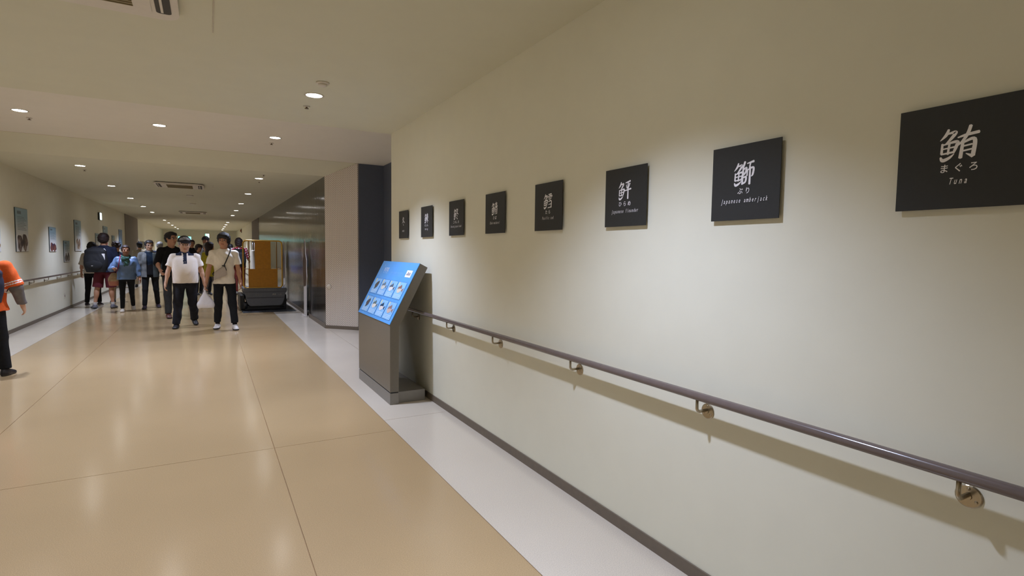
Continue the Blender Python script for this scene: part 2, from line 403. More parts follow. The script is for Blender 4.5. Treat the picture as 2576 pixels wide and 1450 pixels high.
# ------------------------------------------------------------------ writing
GLY = {}
def glyph(ch):
    if ch in GLY: return GLY[ch]
    cu = bpy.data.curves.new('g', 'FONT'); cu.body = ch; cu.resolution_u = 3; cu.offset = 0.008
    o = bpy.data.objects.new('g', cu); COL.objects.link(o); bpy.context.view_layer.update()
    me = o.evaluated_get(bpy.context.evaluated_depsgraph_get()).to_mesh()
    v = [tuple(p.co) for p in me.vertices]; f = [tuple(p.vertices) for p in me.polygons]
    bpy.data.objects.remove(o); bpy.data.curves.remove(cu)
    xs_ = [p[0] for p in v] or [0]
    GLY[ch] = (v, f, (min(xs_)+max(xs_))/2, max(xs_)-min(xs_))
    return GLY[ch]
def write(V, F, text, cx, base, size, pitch, sx=1.0, shear=0.0, slope=0.0):
    """monospaced line of text centred on cx in a flat (u, v) frame"""
    n = len(text)
    for i, ch in enumerate(text):
        if ch == ' ': continue
        v, f, c, w = glyph(ch); x0 = cx+(i-(n-1)/2)*pitch; o = len(V)
        for p in v:
            u = (p[0]-c)*size*sx+p[1]*size*shear; V.append((x0+u, base+p[1]*size+(x0-cx)*slope))
        F.extend(tuple(k+o for k in q) for q in f)
FISH = [[(20,6,6),(14,22,9),(0,37,2)], [(19,19,5),(38,17,10),(26,36,8),(13,49,2)], [(6,47,6),(5,77,7)], [(6,51,4),(42,45,9),(41,60,9),(35,77,6)],
        [(24,48,6),(21,80,6)], [(8,63,4),(37,60,5)], [(4,78,5),(35,75,6)], [(37,80,2),(25,91,8),(9,97,10),(3,87,5)]]
KANJI = {
 'tuna': FISH+[[(44,34,4),(64,29,8),(95,25,9)], [(74,3,9),(69,22,9),(59,42,8),(43,60,2)], [(57,50,8),(53,95,10)], [(59,50,6),(85,44,10),(83,92,11)], [(83,93,10),(66,83,2)], [(59,61,5),(80,58,5)], [(58,75,5),(80,72,5)]],
 'amberjack': FISH+[[(52,3,9),(47,18,9),(42,32,5)], [(45,26,8),(42,60,9),(41,95,9)], [(45,36,5),(59,29,9),(56,47,8),(45,60,3)], [(45,68,5),(58,66,9),(56,85,8),(42,93,6)], [(62,12,4),(94,6,10)], [(78,11,8),(73,34,5)], [(65,38,6),(63,62,7)], [(66,38,5),(92,31,9),(90,58,9),(83,66,3)], [(77,26,8),(76,97,10)]],
 'flounder': FISH+[[(55,13,5),(92,5,9)], [(60,22,3),(67,42,8)], [(88,17,9),(79,40,3)], [(48,54,5),(98,46,9)], [(75,10,8),(74,97,10)]],
 'cod': FISH+[[(56,9,5),(91,6,7)], [(51,19,5),(48,33,6)], [(52,21,4),(96,17,8),(90,30,3)], [(73,8,6),(73,45,6)], [(58,28,3),(67,30,5)], [(58,38,3),(67,40,5)], [(80,26,3),(90,28,5)], [(80,36,3),(90,38,5)], [(56,56,4),(90,52,8),(88,93,8)], [(58,74,4),(87,71,5)], [(50,95,5),(93,91,7)]],
 'mackerel': FISH+[[(54,14,4),(91,11,7)], [(56,25,4),(89,22,6)], [(48,38,4),(98,33,8)], [(73,2,7),(73,36,6)], [(60,46,7),(56,95,8)], [(61,47,5),(87,44,9),(85,92,9)], [(85,93,8),(71,85,2)], [(61,60,4),(84,58,4)], [(60,73,4),(84,71,4)]],
 'shad': FISH+[[(66,5,7),(58,20,8),(50,30,3)], [(64,14,4),(88,11,9),(72,38,8),(46,60,2)], [(62,26,4),(80,44,8),(99,54,9)], [(66,62,4),(80,72,9)], [(58,80,4),(82,96,10)]],
 'herring': FISH+[[(50,17,4),(97,13,8)], [(74,2,8),(73,98,9)], [(57,31,6),(57,57,6)], [(57,31,5),(92,28,8),(90,56,7)], [(57,57,4),(90,55,5)], [(64,38,4),(66,48,5)], [(82,36,5),(80,48,3)], [(71,58,7),(47,84,2)], [(76,58,4),(99,82,9)]],
 'winter': [[(46,2,7),(34,24,9),(18,40,2)], [(42,16,4),(66,12,9),(50,44,9),(4,72,2)], [(40,30,4),(62,48,8),(98,66,10)], [(48,58,3),(58,68,9)], [(42,78,3),(60,96,10)]],
}
DEP = []
def brush(V, F, strokes, x0, y0, w, h):
    """brush strokes (x, y down, width in hundredths) as tapered ribbons with round ends"""
    DEP.clear()
    for si, st in enumerate(strokes):
        P = np.array(st, float); n = len(P); K = 7 if n > 2 else 5; pts = []
        for i in range(n-1):
            p0, p1, p2, p3 = P[max(i-1, 0)], P[i], P[i+1], P[min(i+2, n-1)]
            for k in range(K):
                t_ = k/K; pts.append(0.5*((2*p1)+(p2-p0)*t_+(2*p0-5*p1+4*p2-p3)*t_*t_+(3*p1-p0-3*p2+p3)*t_**3))
        pts.append(P[-1]); pts = np.array(pts); o = len(V); m = len(pts)
        tg = np.gradient(pts[:, :2], axis=0); tg /= np.linalg.norm(tg, axis=1)[:, None]+1e-9
        nr = np.c_[-tg[:, 1], tg[:, 0]]; hw = np.maximum(pts[:, 2], 1.5)[:, None]*0.5
        Lf = pts[:, :2]+nr*hw; Rt = pts[:, :2]-nr*hw
        e0 = pts[0, :2]-tg[0]*hw[0]*0.5; e1 = pts[-1, :2]+tg[-1]*hw[-1]*0.5
        loop = [e0]+list(Lf)+[e1]+list(Rt[::-1])
        for q in loop: V.append((x0+q[0]/100*w, y0-q[1]/100*h)); DEP.append(si)
        Ln = lambda i: o+1+i
        Rn = lambda i: o+1+m+1+(m-1-i)
        for i in range(m-1): F.append((Ln(i), Ln(i+1), Rn(i+1), Rn(i)))
        F.append((o, Ln(0), Rn(0))); F.append((Ln(m-1), o+1+m, Rn(m-1)))

# ------------------------------------------------------------------ fish-name boards on the right wall
BH, BW = 0.288, 0.300
def fish_board(y_near, key, kana, latin, label):
    # u runs towards the camera (-y); board hangs with its left edge at the larger y
    t = empty('name_board', (XR, y_near+BW/2, 1.538)); tag(t, label, 'sign', 'charcoal fish name boards')
    th = 0.016
    box('panel', (-th, -BW/2, 0), (-0.012, BW/2, BH), BLACKP, t, 0.0008)
    box('wall_spacer', (-0.012, -BW/2+0.05, 0.05), (0.0, BW/2-0.05, BH-0.05), WHITEPL, t)
    V, F = [], []; brush(V, F, KANJI[key], -0.046, BH*0.775, 0.092, 0.092)
    W3 = lambda V: [(-th-0.0006-0.000004*i, -u, v) for i, (u, v) in enumerate(V)]
    mesh_obj('brush_character', [(-th-0.0004-0.00006*DEP[i], -u, v) for i, (u, v) in enumerate(V)], F, WHITEP, t)
    if kana:
        V, F = [], []; write(V, F, kana, 0.0, BH*0.352, 0.026, 0.033, 0.92, 0.06)
        mesh_obj('kana_lettering', W3(V), F, WHITEP, t)
    V, F = [], []; write(V, F, latin, 0.0, BH*0.232, 0.0255, 0.0117, 0.55, 0.2)
    mesh_obj('latin_lettering', W3(V), F, WHITEP, t)
for a in ((0.55, 'tuna', 'まぐろ', 'Tuna', 'charcoal board reading Tuna, largest and nearest on the right wall'),
          (1.228, 'amberjack', 'ぶり', 'Japanese amberjack', 'charcoal board reading Japanese amberjack on the right wall'),
          (1.906, 'flounder', 'ひらめ', 'Japanese flounder', 'charcoal board reading Japanese flounder on the right wall'),
          (2.596, 'cod', 'たら', 'Pacific cod', 'charcoal board reading Pacific cod on the right wall'),
          (3.29, 'mackerel', 'さば', 'Chub mackerel', 'charcoal board reading Chub mackerel on the right wall'),
          (3.983, 'shad', 'このしろ', 'Dotted gizzard shad', 'charcoal board reading Dotted gizzard shad on the right wall'),
          (4.68, 'herring', 'にしん', 'Herring', 'charcoal board second from the dark recess on the right wall'),
          (5.372, 'winter', '', 'WINTER', 'charcoal board reading WINTER, closest to the dark recess')):
    fish_board(*a)
# the far run of the same boards on the left end wall
for i in range(10):
    y = 30.0+0.72*i
    o = empty('name_board', (XL, y, 1.36)); tag(o, '%s dark board of the far row high on the left end wall' % (['nearest', 'second', 'third', 'fourth', 'fifth', 'sixth', 'seventh', 'eighth', 'ninth', 'farthest'][i]), 'sign', 'far row of name boards')
    box('panel', (0, -0.15, 0), (0.016, 0.15, 0.36), BLACKP, o)

# ------------------------------------------------------------------ handrails
def bracket(x, y, side, parent, zr):
    """side=+1: wall at larger x. stem from the rail down, bend, arm to a round wall plate"""
    wall = XR if side > 0 else XL
    pts = [(x, y, zr-0.012), (x, y, zr-0.05)]
    for k in range(1, 7):
        a = math.pi/2*k/6; pts.append((x+side*0.016*(1-math.cos(a)), y, zr-0.05-0.016*math.sin(a)))
    pts.append((wall-side*0.004, y, zr-0.066))
    b = tube_obj('bracket', pts, 0.0065, STEEL, parent, 10)
    bm = bmesh.new(); s = side
    lathe(bm, [(0.032, wall), (0.032, wall-s*0.003), (0.029, wall-s*0.005), (0.009, wall-s*0.006), (0.008, wall-s*0.010)], 24, 'x', (0, y, zr-0.072))
    bm_obj('wall_plate', bm, STEEL, b, False)
    for a in (90, 210, 330):
        bm = bmesh.new(); q = (0, y+0.021*math.cos(math.radians(a)), zr-0.072+0.021*math.sin(math.radians(a)))
        lathe(bm, [(0.0045, wall-s*0.0045), (0.0042, wall-s*0.0065), (0.002, wall-s*0.0075)], 10, 'x', q)
        bm_obj('screw', bm, STEEL, b, True)
def handrail(name, x, y0, y1, z, side, brk, label):
    t = empty(name, (0, 0, 0)); tag(t, label, 'handrail')
    bm = bmesh.new(); tube(bm, [(x, y0, z), (x, y0+0.01, z), (x, y1-0.01, z), (x, y1, z)], [0.013, 0.0175, 0.0175, 0.013], 20)
    bm_obj('rail', bm, RAIL, t, True)
    for y in brk: bracket(x, y, side, t, z)
    return t
handrail('handrail', 1.738, -3.0, 5.85, 0.822, 1, [-2.0, -1.15, -0.27, 0.632, 1.52, 2.412, 3.355, 4.20, 5.08, 5.75], 'brown round handrail on steel brackets along the right wall under the name boards')
handrail('handrail', -2.733, 5.0, 25.2, 0.815, -1, [5.5+1.006*k for k in range(20)], 'long handrail on the left wall under the posters')

# ------------------------------------------------------------------ information stand
GREYM = mat('painted_grey_steel', (122, 116, 106), 0.36, 0.12, var=0.03, scale=50)
GREYL = mat('plinth_grey', (140, 136, 130), 0.4, 0.15, var=0.03)
SKY = mat('blue_print', (92, 168, 240), 0.35, var=0.10, scale=2.2)
SKYL = mat('pale_blue_print', (140, 196, 246), 0.35, var=0.08, scale=6)
TITLE = mat('title_print', (204, 226, 250), 0.4, var=0.02)
KY0, KY1, KX = 4.735, 5.90, 1.41
K = empty('information_stand', (KX, (KY0+KY1)/2, 0)); tag(K, 'grey floor stand with slanted bright blue fish panel beside the handrail', 'information stand')
hy = (KY1-KY0)/2
ZB, ZT, TX, TH = 0.735, 1.29, 0.285, 0.082     # bend height, top height, top set-back, slab thickness
nl = math.hypot(TX, ZT-ZB); nx, nz = (ZT-ZB)/nl, -TX/nl
A = (0.0, 0.115); B = (0.0, ZB); T_ = (TX, ZT); Tb = (TX+TH*nx, ZT+TH*nz)
Bb = (TH, ZB+TH*nz+ (TH-TH*nx)*(ZT-ZB)/TX)
bm = bmesh.new(); prism(bm, [A, B, T_, Tb, Bb, (TH, 0.115)], -hy, hy, 'y')
bmesh.ops.bevel(bm, geom=list(bm.edges), offset=0.003, segments=1, affect='EDGES')
bm_obj('body', bm, GREYM, K)
box('recessed_joint', (0.006, -hy+0.006, 0.10), (TH-0.006, hy-0.006, 0.118), DARK, K)
box('plinth', (0, -hy, 0), (TH, hy, 0.105), GREYL, K, 0.003)
box('foot_plate', (TH, -hy+0.03, 0), (0.345, hy-0.03, 0.105), GREYL, K, 0.003)
def scr(u, v, off):
    """u 0..1 from far edge to near edge, v 0..1 from the bottom to the top of the slanted face"""
    return (TX*v-nx*off, hy-2*hy*u, ZB+(ZT-ZB)*v-nz*off)
def scr_poly(name, P, m, par, off, th=0.0):
    return mesh_obj(name, [scr(u, v, off) for u, v in P], [tuple(range(len(P)))], m, par)
bm = bmesh.new()
f0 = [bm.verts.new(scr(u, v, 0.0)) for u, v in ((0, 0), (1, 0), (1, 1), (0, 1))]; f1 = [bm.verts.new(scr(u, v, 0.005)) for u, v in ((0, 0), (1, 0), (1, 1), (0, 1))]
bm.faces.new(f1); bm.faces.new(f0[::-1])
for k in range(4): bm.faces.new((f0[k], f0[(k+1) % 4], f1[(k+1) % 4], f1[k]))
SP = bm_obj('print_panel', bm, SKY, K)
def scr_text(name, txt, u, v, size, pitch, m, sx=1.0, off=0.0062):
    V, F = [], []; write(V, F, txt, 0, 0, size, pitch, sx)
    mesh_obj(name, [scr(u+a/(2*hy), v+b/nl, off) for a, b in V], F, m, SP)
scr_text('heading', '魚図鑑', 0.225, 0.815, 0.052, 0.056, TITLE)
scr_text('subheading', 'the fishes', 0.225, 0.775, 0.024, 0.0165, TITLE, 0.8)
scr_text('caption', 'いろいろな魚たちをさがそう', 0.555, 0.785, 0.030, 0.034, SKYL)
scr_text('caption', 'Let us look for the many fish', 0.555, 0.755, 0.020, 0.0145, SKYL, 0.8)
# drawn fish mark: two crossing lines
V, F = [], []; brush(V, F, [[(62,0,5),(100,10,5)], [(62,0,5),(20,50,6),(-10,100,5)], [(100,10,5),(70,40,6),(20,78,5),(-30,92,4)], [(36,40,5),(60,70,5),(70,100,5)]], 0, 0, 0.10, 0.13)
mesh_obj('line_mark', [scr(0.055+a/(2*hy), 0.93+b/nl, 0.0062) for a, b in V], F, SKYL, SP)
scr_poly('white_label', [(0.80, 0.755), (0.935, 0.755), (0.935, 0.87), (0.80, 0.87)], WHITEP, SP, 0.0060)
for k, (c, hgt) in enumerate((((60, 60, 90), 0.03), ((90, 60, 70), 0.06), ((70, 70, 100), 0.05), ((120, 80, 80), 0.04), ((60, 80, 120), 0.05))):
    u = 0.822+0.019*k; scr_poly('label_bar', [(u, 0.785), (u+0.011, 0.785), (u+0.011, 0.785+hgt), (u, 0.785+hgt)], mat('label_ink_%d' % k, c, 0.5), SP, 0.0066)
FISHC = [((84, 80, 78), (96, 92, 90)), ((112, 128, 140), (214, 214, 208)), ((84, 96, 116), (226, 222, 220)), ((150, 106, 92), (216, 204, 188)),
         ((86, 80, 84), (104, 96, 96)), ((96, 116, 116), (226, 218, 206)), ((34, 70, 100), (222, 216, 216)), ((150, 118, 116), (206, 180, 170))]
YEL = mat('tab_yellow', (226, 216, 168), 0.5)
for r in range(2):
    for c in range(4):
        i = r*4+c
        u0 = 0.055+0.228*c; u1 = u0+0.205; v1 = 0.665-0.335*r; v0 = v1-0.275
        card = scr_poly('fish_card', [(u0, v0), (u1, v0), (u1, v1), (u0, v1)], SKYL, K, 0.0075)
        for (a, b, c_, d_) in ((u0, v0-0.006, u1, v0), (u0, v1, u1, v1+0.006), (u0-0.004, v0, u0, v1), (u1, v0, u1+0.004, v1)):
            scr_poly('card_border', [(a, b), (c_, b), (c_, d_), (a, d_)], mat('card_blue', (66, 128, 206), 0.4), card, 0.0070)
        scr_poly('yellow_tab', [(u0+0.022, v1-0.075), (u0+0.045, v1-0.075), (u0+0.045, v1-0.005), (u0+0.022, v1-0.005)], YEL, card, 0.0082)
        mu, mv = (u0+u1)/2+0.005, (v0+v1)/2+0.015
        top_, bel = FISHC[i]
        if c == 0:     # flatfish: a diamond body
            P = [(-0.03, -0.085), (0.035, -0.03), (0.05, 0.05), (0.03, 0.085), (-0.02, 0.05), (-0.045, 0.02), (-0.05, -0.01), (-0.035, -0.03)]
            scr_poly('fish_body', [(mu+a, mv+b) for a, b in P], mat('fish_top_%d' % i, top_, 0.5), card, 0.0090)
        else:
            N = 24; body = []
            for k in range(N):
                a = 2*math.pi*k/N; body.append((0.055*math.cos(a)-0.012, 0.058*math.sin(a)*(1-0.35*max(0, math.cos(a)))))
            fb = scr_poly('fish_body', [(mu+a, mv+b) for a, b in body], mat('fish_belly_%d' % i, bel, 0.5), card, 0.0090)
            back = [p for p in body if p[1] > 0.008]; back = back+[(0.045, 0.004), (-0.066, 0.010)]
            scr_poly('fish_back', [(mu+a, mv+b) for a, b in [p for p in body if p[1] >= 0.012]+[(-0.06, 0.012)]], mat('fish_top_%d' % i, top_, 0.5), card, 0.0095)
            for P in ([(0.035, 0.0), (0.085, 0.035), (0.07, 0.0), (0.08, -0.04)], [(-0.03, 0.05), (0.0, 0.085), (0.03, 0.04)]):
                scr_poly('fish_fin', [(mu+a, mv+b) for a, b in P], mat('fish_top_%d' % i, top_, 0.5), card, 0.0086)
            E_ = [(mu-0.045+0.005*math.cos(2*math.pi*k/8), mv+0.008+0.009*math.sin(2*math.pi*k/8)) for k in range(8)]
            scr_poly('fish_eye', E_, DARK, card, 0.0100)
        for q in range(3):
            vv = v0+0.02+0.022*q; scr_poly('caption_line', [(u0+0.02, vv), (u1-0.02-0.03*(q == 0), vv), (u1-0.02-0.03*(q == 0), vv+0.008), (u0+0.02, vv+0.008)], TITLE, card, 0.0082)
# ------------------------------------------------------------------ posters on the left wall
def poster_mat(i, kind):
    m = bpy.data.materials.new('poster_sheet_%d' % i); m.use_nodes = True
    nt = m.node_tree; b = nt.nodes['Principled BSDF']; L = nt.links.new
    tc = nt.nodes.new('ShaderNodeTexCoord'); sp = nt.nodes.new('ShaderNodeSeparateXYZ'); L(tc.outputs['Generated'], sp.inputs[0])
    rp = nt.nodes.new('ShaderNodeValToRGB'); e = rp.color_ramp.elements
    if kind == 'blue':
        e[0].color = lin((120, 160, 200))+(1,); e[1].color = lin((70, 120, 180))+(1,)
    else:
        e[0].position = 0.35; e[0].color = lin((226, 226, 224))+(1,); e[1].position = 0.8; e[1].color = lin((138, 168, 180))+(1,)
    L(sp.outputs['Z'], rp.inputs[0]); L(rp.outputs[0], b.inputs['Base Color']); b.inputs['Roughness'].default_value = 0.45
    return m
def food_mat(i, a, b_, c):
    m = bpy.data.materials.new('food_print_%d' % i); m.use_nodes = True
    nt = m.node_tree; b = nt.nodes['Principled BSDF']; L = nt.links.new
    tc = nt.nodes.new('ShaderNodeTexCoord'); n = nt.nodes.new('ShaderNodeTexNoise'); n.inputs['Scale'].default_value = 9; n.inputs['Detail'].default_value = 4
    L(tc.outputs['Object'], n.inputs['Vector']); rp = nt.nodes.new('ShaderNodeValToRGB'); e = rp.color_ramp.elements
    e[0].position = 0.38; e[0].color = lin(a)+(1,); e[1].position = 0.64; e[1].color = lin(c)+(1,); k = e.new(0.5); k.color = lin(b_)+(1,)
    L(n.outputs['Fac'], rp.inputs[0]); L(rp.outputs[0], b.inputs['Base Color']); b.inputs['Roughness'].default_value = 0.5
    return m
INK = mat('print_ink', (104, 118, 122), 0.6)
def poster(i, y0, y1, z0, z1, label, kind='food', cols=((70, 50, 40), (130, 100, 70), (190, 170, 150)), shape=0):
    w, h = y1-y0, z1-z0
    t = empty('wall_poster', (XL, (y0+y1)/2, z0)); tag(t, label, 'poster', 'food posters on the left wall')
    box('board', (0, -w/2, 0), (0.012, w/2, h), mat('board_edge', (46, 58, 58), 0.5), t)
    sh = box('printed_sheet', (0.012, -w/2+0.006, 0.004), (0.014, w/2-0.004, h-0.004), poster_mat(i, kind), t)
    X = 0.0148
    V, F = [], []
    def rect(ya, za, yb, zb):
        o = len(V); V.extend([(X, ya, za), (X, yb, za), (X, yb, zb), (X, ya, zb)]); F.append((o, o+1, o+2, o+3))
    rect(-w*0.36, h*0.86, -w*0.05, h*0.93)
    for k in range(9):
        z = h*(0.50+0.036*k); rect(-w*0.36, z, w*(0.36-0.09*(k % 3)), z+h*0.010)
    mesh_obj('text_lines', V, F, INK, sh)
    if kind != 'blue':
        FM = food_mat(i, *cols); N = 20
        def blob(cy, cz, ry, rz, sq):
            P = []
            for k in range(N):
                a = 2*math.pi*k/N; rr = 1+0.12*math.sin(3*a+i)+0.08*math.sin(5*a+2*i)
                P.append((X+0.0004, cy+ry*rr*math.cos(a), cz+rz*rr*math.sin(a)))
            return P
        for q, (cy, cz, ry, rz) in enumerate({0: ((-0.20, 0.20, 0.22, 0.19), (0.2, 0.22, 0.20, 0.2)), 1: ((-0.15, 0.19, 0.29, 0.17), (0.22, 0.17, 0.22, 0.16)), 2: ((-0.16, 0.3, 0.16, 0.1), (0.16, 0.27, 0.15, 0.13), (0.05, 0.14, 0.25, 0.09))}[shape]):
            P = blob(w*cy, h*cz, w*ry, h*rz, 0); P = [(p[0]+q*0.0003, p[1], p[2]) for p in P]
            mesh_obj('food_picture', P, [tuple(range(N))], FM, sh)
poster(0, 10.52, 11.09, 1.31, 1.79, 'white food poster cut off by the left picture edge', 'food', ((80, 66, 40), (150, 120, 60), (90, 90, 60)), 1)
poster(1, 11.86, 12.56, 1.31, 2.05, 'tall poster with two dark fish pictures, left of the small brown one', 'food', ((60, 48, 46), (96, 80, 74), (150, 136, 126)), 0)
poster(2, 14.01, 14.56, 1.30, 1.80, 'short white poster with a reddish brown picture across its foot', 'food', ((50, 40, 80), (110, 60, 50), (140, 90, 80)), 1)
poster(3, 15.22, 15.79, 1.065, 1.54, 'low-hung narrow grey poster, lowest on the left wall', 'food', ((60, 54, 52), (92, 84, 80), (150, 140, 130)), 0)
poster(4, 16.37, 17.14, 1.30, 2.05, 'tall poster with pale food dishes left of the bob-haired woman', 'food', ((110, 80, 60), (170, 140, 110), (210, 200, 190)), 2)
poster(5, 19.10, 19.66, 1.30, 1.80, 'poster mostly hidden behind the head of the tall backpacker', 'food', ((70, 60, 56), (110, 90, 80), (170, 150, 140)), 1)
poster(6, 20.42, 21.23, 1.30, 2.05, 'poster just right of and above the tall backpacker', 'food', ((150, 40, 40), (180, 70, 60), (200, 180, 170)), 0)
poster(7, 22.08, 22.66, 1.30, 1.80, 'small poster above the head of the navy-dressed visitor', 'food', ((70, 60, 56), (110, 90, 80), (170, 150, 140)), 0)
poster(8, 23.70, 24.52, 1.36, 2.05, 'solid blue poster beside the grey band of the left wall', 'blue')
# exit signs: lit box, green running figure
def exit_sign(loc, rz, w, h, label):
    t = empty('exit_sign', loc, rz); tag(t, label, 'exit sign')
    box('housing', (-w/2, 0, 0), (w/2, 0.05, h), mat('sign_housing', (60, 62, 62), 0.5), t)
    p = box('lit_panel', (-w/2+0.01, -0.006, 0.01), (w/2-0.01, 0.0, h-0.01), EXITW, t)
    V, F = [], []
    s = h*0.72/100; brush(V, F, [[(58,10,16),(59,12,16)], [(52,26,16),(46,52,16)], [(52,30,8),(72,40,8),(84,32,7)], [(50,30,8),(30,36,8),(26,52,7)], [(48,52,11),(64,66,10),(62,92,9)], [(46,54,11),(34,74,10),(10,80,9)]], -50*s, h*0.86, 100*s, 100*s)
    mesh_obj('running_figure', [(u, -0.0075, v) for u, v in V], F, EXITG, p)
    F2 = [(-w/2+0.014, 0.014), (-w/2+0.05, 0.014), (-w/2+0.05, h-0.014), (-w/2+0.014, h-0.014)]
    mesh_obj('green_edge', [(u, -0.007, v) for u, v in F2], [(0, 1, 2, 3)], EXITG, p)
exit_sign((XL+0.05, 19.8, 2.20), math.pi/2, 0.30, 0.22, 'small lit green and white exit sign high on the left wall')
exit_sign((-0.09, YE-0.06, 2.20), 0.0, 0.28, 0.30, 'bright square lit exit sign on the far end wall')
t = empty('wall_socket', (XL, 15.15, 0.26)); tag(t, 'small socket plate low on the left wall', 'socket')
box('cover_plate', (0, -0.035, 0), (0.008, 0.035, 0.12), WHITEPL, t); box('outlet', (0.008, -0.014, 0.035), (0.010, 0.014, 0.085), DARK, t)
t = empty('alarm_lamp', (XR-0.03, 37.6, 2.42)); tag(t, 'small brown alarm lamp high on the far right wall', 'alarm lamp')
box('back_plate', (0.0, -0.1, 0), (0.03, 0.1, 0.26), mat('alarm_brown', (92, 58, 36), 0.5), t); box('lens', (-0.05, -0.06, 0.06), (0.0, 0.06, 0.2), mat('alarm_red', (120, 50, 34), 0.3), t)
t = empty('round_sensor', (XR+0.055, Y3-0.055, 0.75), -math.pi/4); tag(t, 'small round white disc on the dotted wall at waist height', 'sensor')
bm = bmesh.new(); lathe(bm, [(0.045, 0.0), (0.045, -0.010), (0.038, -0.016), (0.002, -0.018)], 24, 'y'); bm_obj('cover', bm, WHITEPL, t, True)

# ------------------------------------------------------------------ cut-out boards along the dark glossy wall
CUTW = mat('cutout_white', (206, 200, 196), 0.5); CUTD = mat('cutout_print', (74, 58, 48), 0.45, var=0.35, scale=9)
def standee(y, label, s=1.0):
    t = empty('cutout_board', (XR-0.055, y, 0)); tag(t, label, 'cutout board', 'shaped cutout boards along the dark wall')
    out = [(-0.17, 0.0), (0.17, 0.0), (0.17, 0.60), (0.21, 0.72), (0.25, 0.82), (0.24, 1.02), (0.26, 1.20), (0.14, 1.34), (0.11, 1.56), (0.05, 1.64), (-0.03, 1.60), (-0.09, 1.34), (-0.23, 1.20), (-0.22, 1.00), (-0.25, 0.84), (-0.19, 0.68), (-0.17, 0.60)]
    bm = bmesh.new(); prism(bm, [(a*s, b) for a, b in out], 0.0, 0.010, 'x'); bm_obj('board', bm, CUTW, t)
    inn = [(-0.155, 0.66), (0.165, 0.62), (0.235, 0.83), (0.225, 1.02), (0.245, 1.195), (0.125, 1.335), (0.095, 1.54), (0.045, 1.61), (-0.02, 1.57), (-0.075, 1.335), (-0.215, 1.195), (-0.205, 1.0), (-0.235, 0.85)]
    mesh_obj('picture', [(-0.0008, a*s, b) for a, b in inn], [tuple(range(len(inn)))], CUTD, t)
    box('foot', (-0.05, -0.16*s, 0), (0.045, -0.08*s, 0.03), CUTW, t); box('foot', (-0.05, 0.08*s, 0), (0.045, 0.16*s, 0.03), CUTW, t)
standee(12.0, 'shaped cutout board with white rim standing at the dark glossy wall')
standee(15.6, 'shaped cutout board half hidden behind the yellow lift')
t = empty('added_teal_strip', (-1.50, YE, 2.02)); tag(t, 'added teal glow strip on the far end wall, seen mainly by reflection', 'sign')
box('strip_box', (-0.42, -0.05, 0), (0.42, 0, 0.26), WHITEPL, t); box('lit_face', (-0.40, -0.055, 0.02), (0.40, -0.05, 0.24), mat('teal_glow', (120, 205, 205), 0.4, var=0.1, scale=4, emit=2.6), t)  # source unseen; strip added to give the glossy wall its teal reflection
# floor mats and the yellow lift
RUB = mat('black_rubber', (44, 46, 48), 0.55, var=0.12, scale=60)
def rubber_mat(x0, x1, y0, y1, label):
    t = empty('floor_mat', ((x0+x1)/2, (y0+y1)/2, 0)); tag(t, label, 'floor mat'); a, b = (x1-x0)/2, (y1-y0)/2
    box('base_sheet', (-a, -b, 0.0), (a, b, 0.008), RUB, t, 0.003)
    bm = bmesh.new(); n = int(2*a/0.06)
    for k in range(n):
        xx = -a+0.03+(2*a-0.06)*k/(n-1); bx(bm, (xx-0.012, -b+0.03, 0.008), (xx+0.012, b-0.03, 0.012))
    o = bm_obj('ribs', bm, RUB, t); o['kind'] = 'stuff'
rubber_mat(0.62, 1.72, 13.12, 15.6, 'black ribbed floor mat under the yellow lift')
YELP = mat('lift_ochre_paint', (196, 134, 28), 0.45, var=0.08, scale=20); YELT = mat('lift_tube_yellow', (214, 168, 70), 0.25, 0.3)
GRB = mat('lift_grey_body', (104, 106, 110), 0.45, var=0.05); BRT = mat('dull_tube', (150, 112, 62), 0.35, 0.4)
LT = empty('platform_lift', (1.08, 13.5, 0)); tag(LT, 'yellow-backed grey platform lift truck parked on the black mat', 'lift truck')
c = 1.08
bm = bmesh.new()
prof = [(0.66-c, 0.515), (0.66-c, 0.44), (0.70-c, 0.40), (0.71-c, 0.27), (0.75-c, 0.15), (0.80-c, 0.105), (1.43-c, 0.105), (1.48-c, 0.15), (1.52-c, 0.27), (1.53-c, 0.40), (1.575-c, 0.44), (1.575-c, 0.515)]
prism(bm, prof, 0.02, 0.95, 'y'); bmesh.ops.bevel(bm, geom=list(bm.edges), offset=0.012, segments=2, affect='EDGES'); body = bm_obj('body', bm, GRB, LT)
box('crease', (0.73-c, 0.014, 0.292), (1.50-c, 0.022, 0.302), DARK, body)
box('upper_lip', (0.67-c, 0.008, 0.425), (1.565-c, 0.022, 0.437), mat('lift_lip', (78, 80, 84), 0.5), body)
box('lamp_strip', (1.05-c, 0.16, 0.516), (1.24-c, 0.2, 0.528), WHITEP, body)
V, F = [], []; write(V, F, 'PP -1', 0, 0, 0.05, 0.04, 0.9); mesh_obj('model_lettering', [(1.36-c+u, 0.0135, 0.35+v) for u, v in V], F, mat('plate_cream', (206, 198, 168), 0.5), body)
V, F = [], []; write(V, F, 'OPS', 0, 0, 0.045, 0.05, 0.9); mesh_obj('side_lettering', [(0.97-c+u, 0.0135, 0.345+v) for u, v in V], F, mat('plate_dim', (128, 124, 108), 0.5), body)
box('skid', (0.69-c, 0.06, 0.02), (1.56-c, 1.0, 0.11), DARK, LT, 0.01)
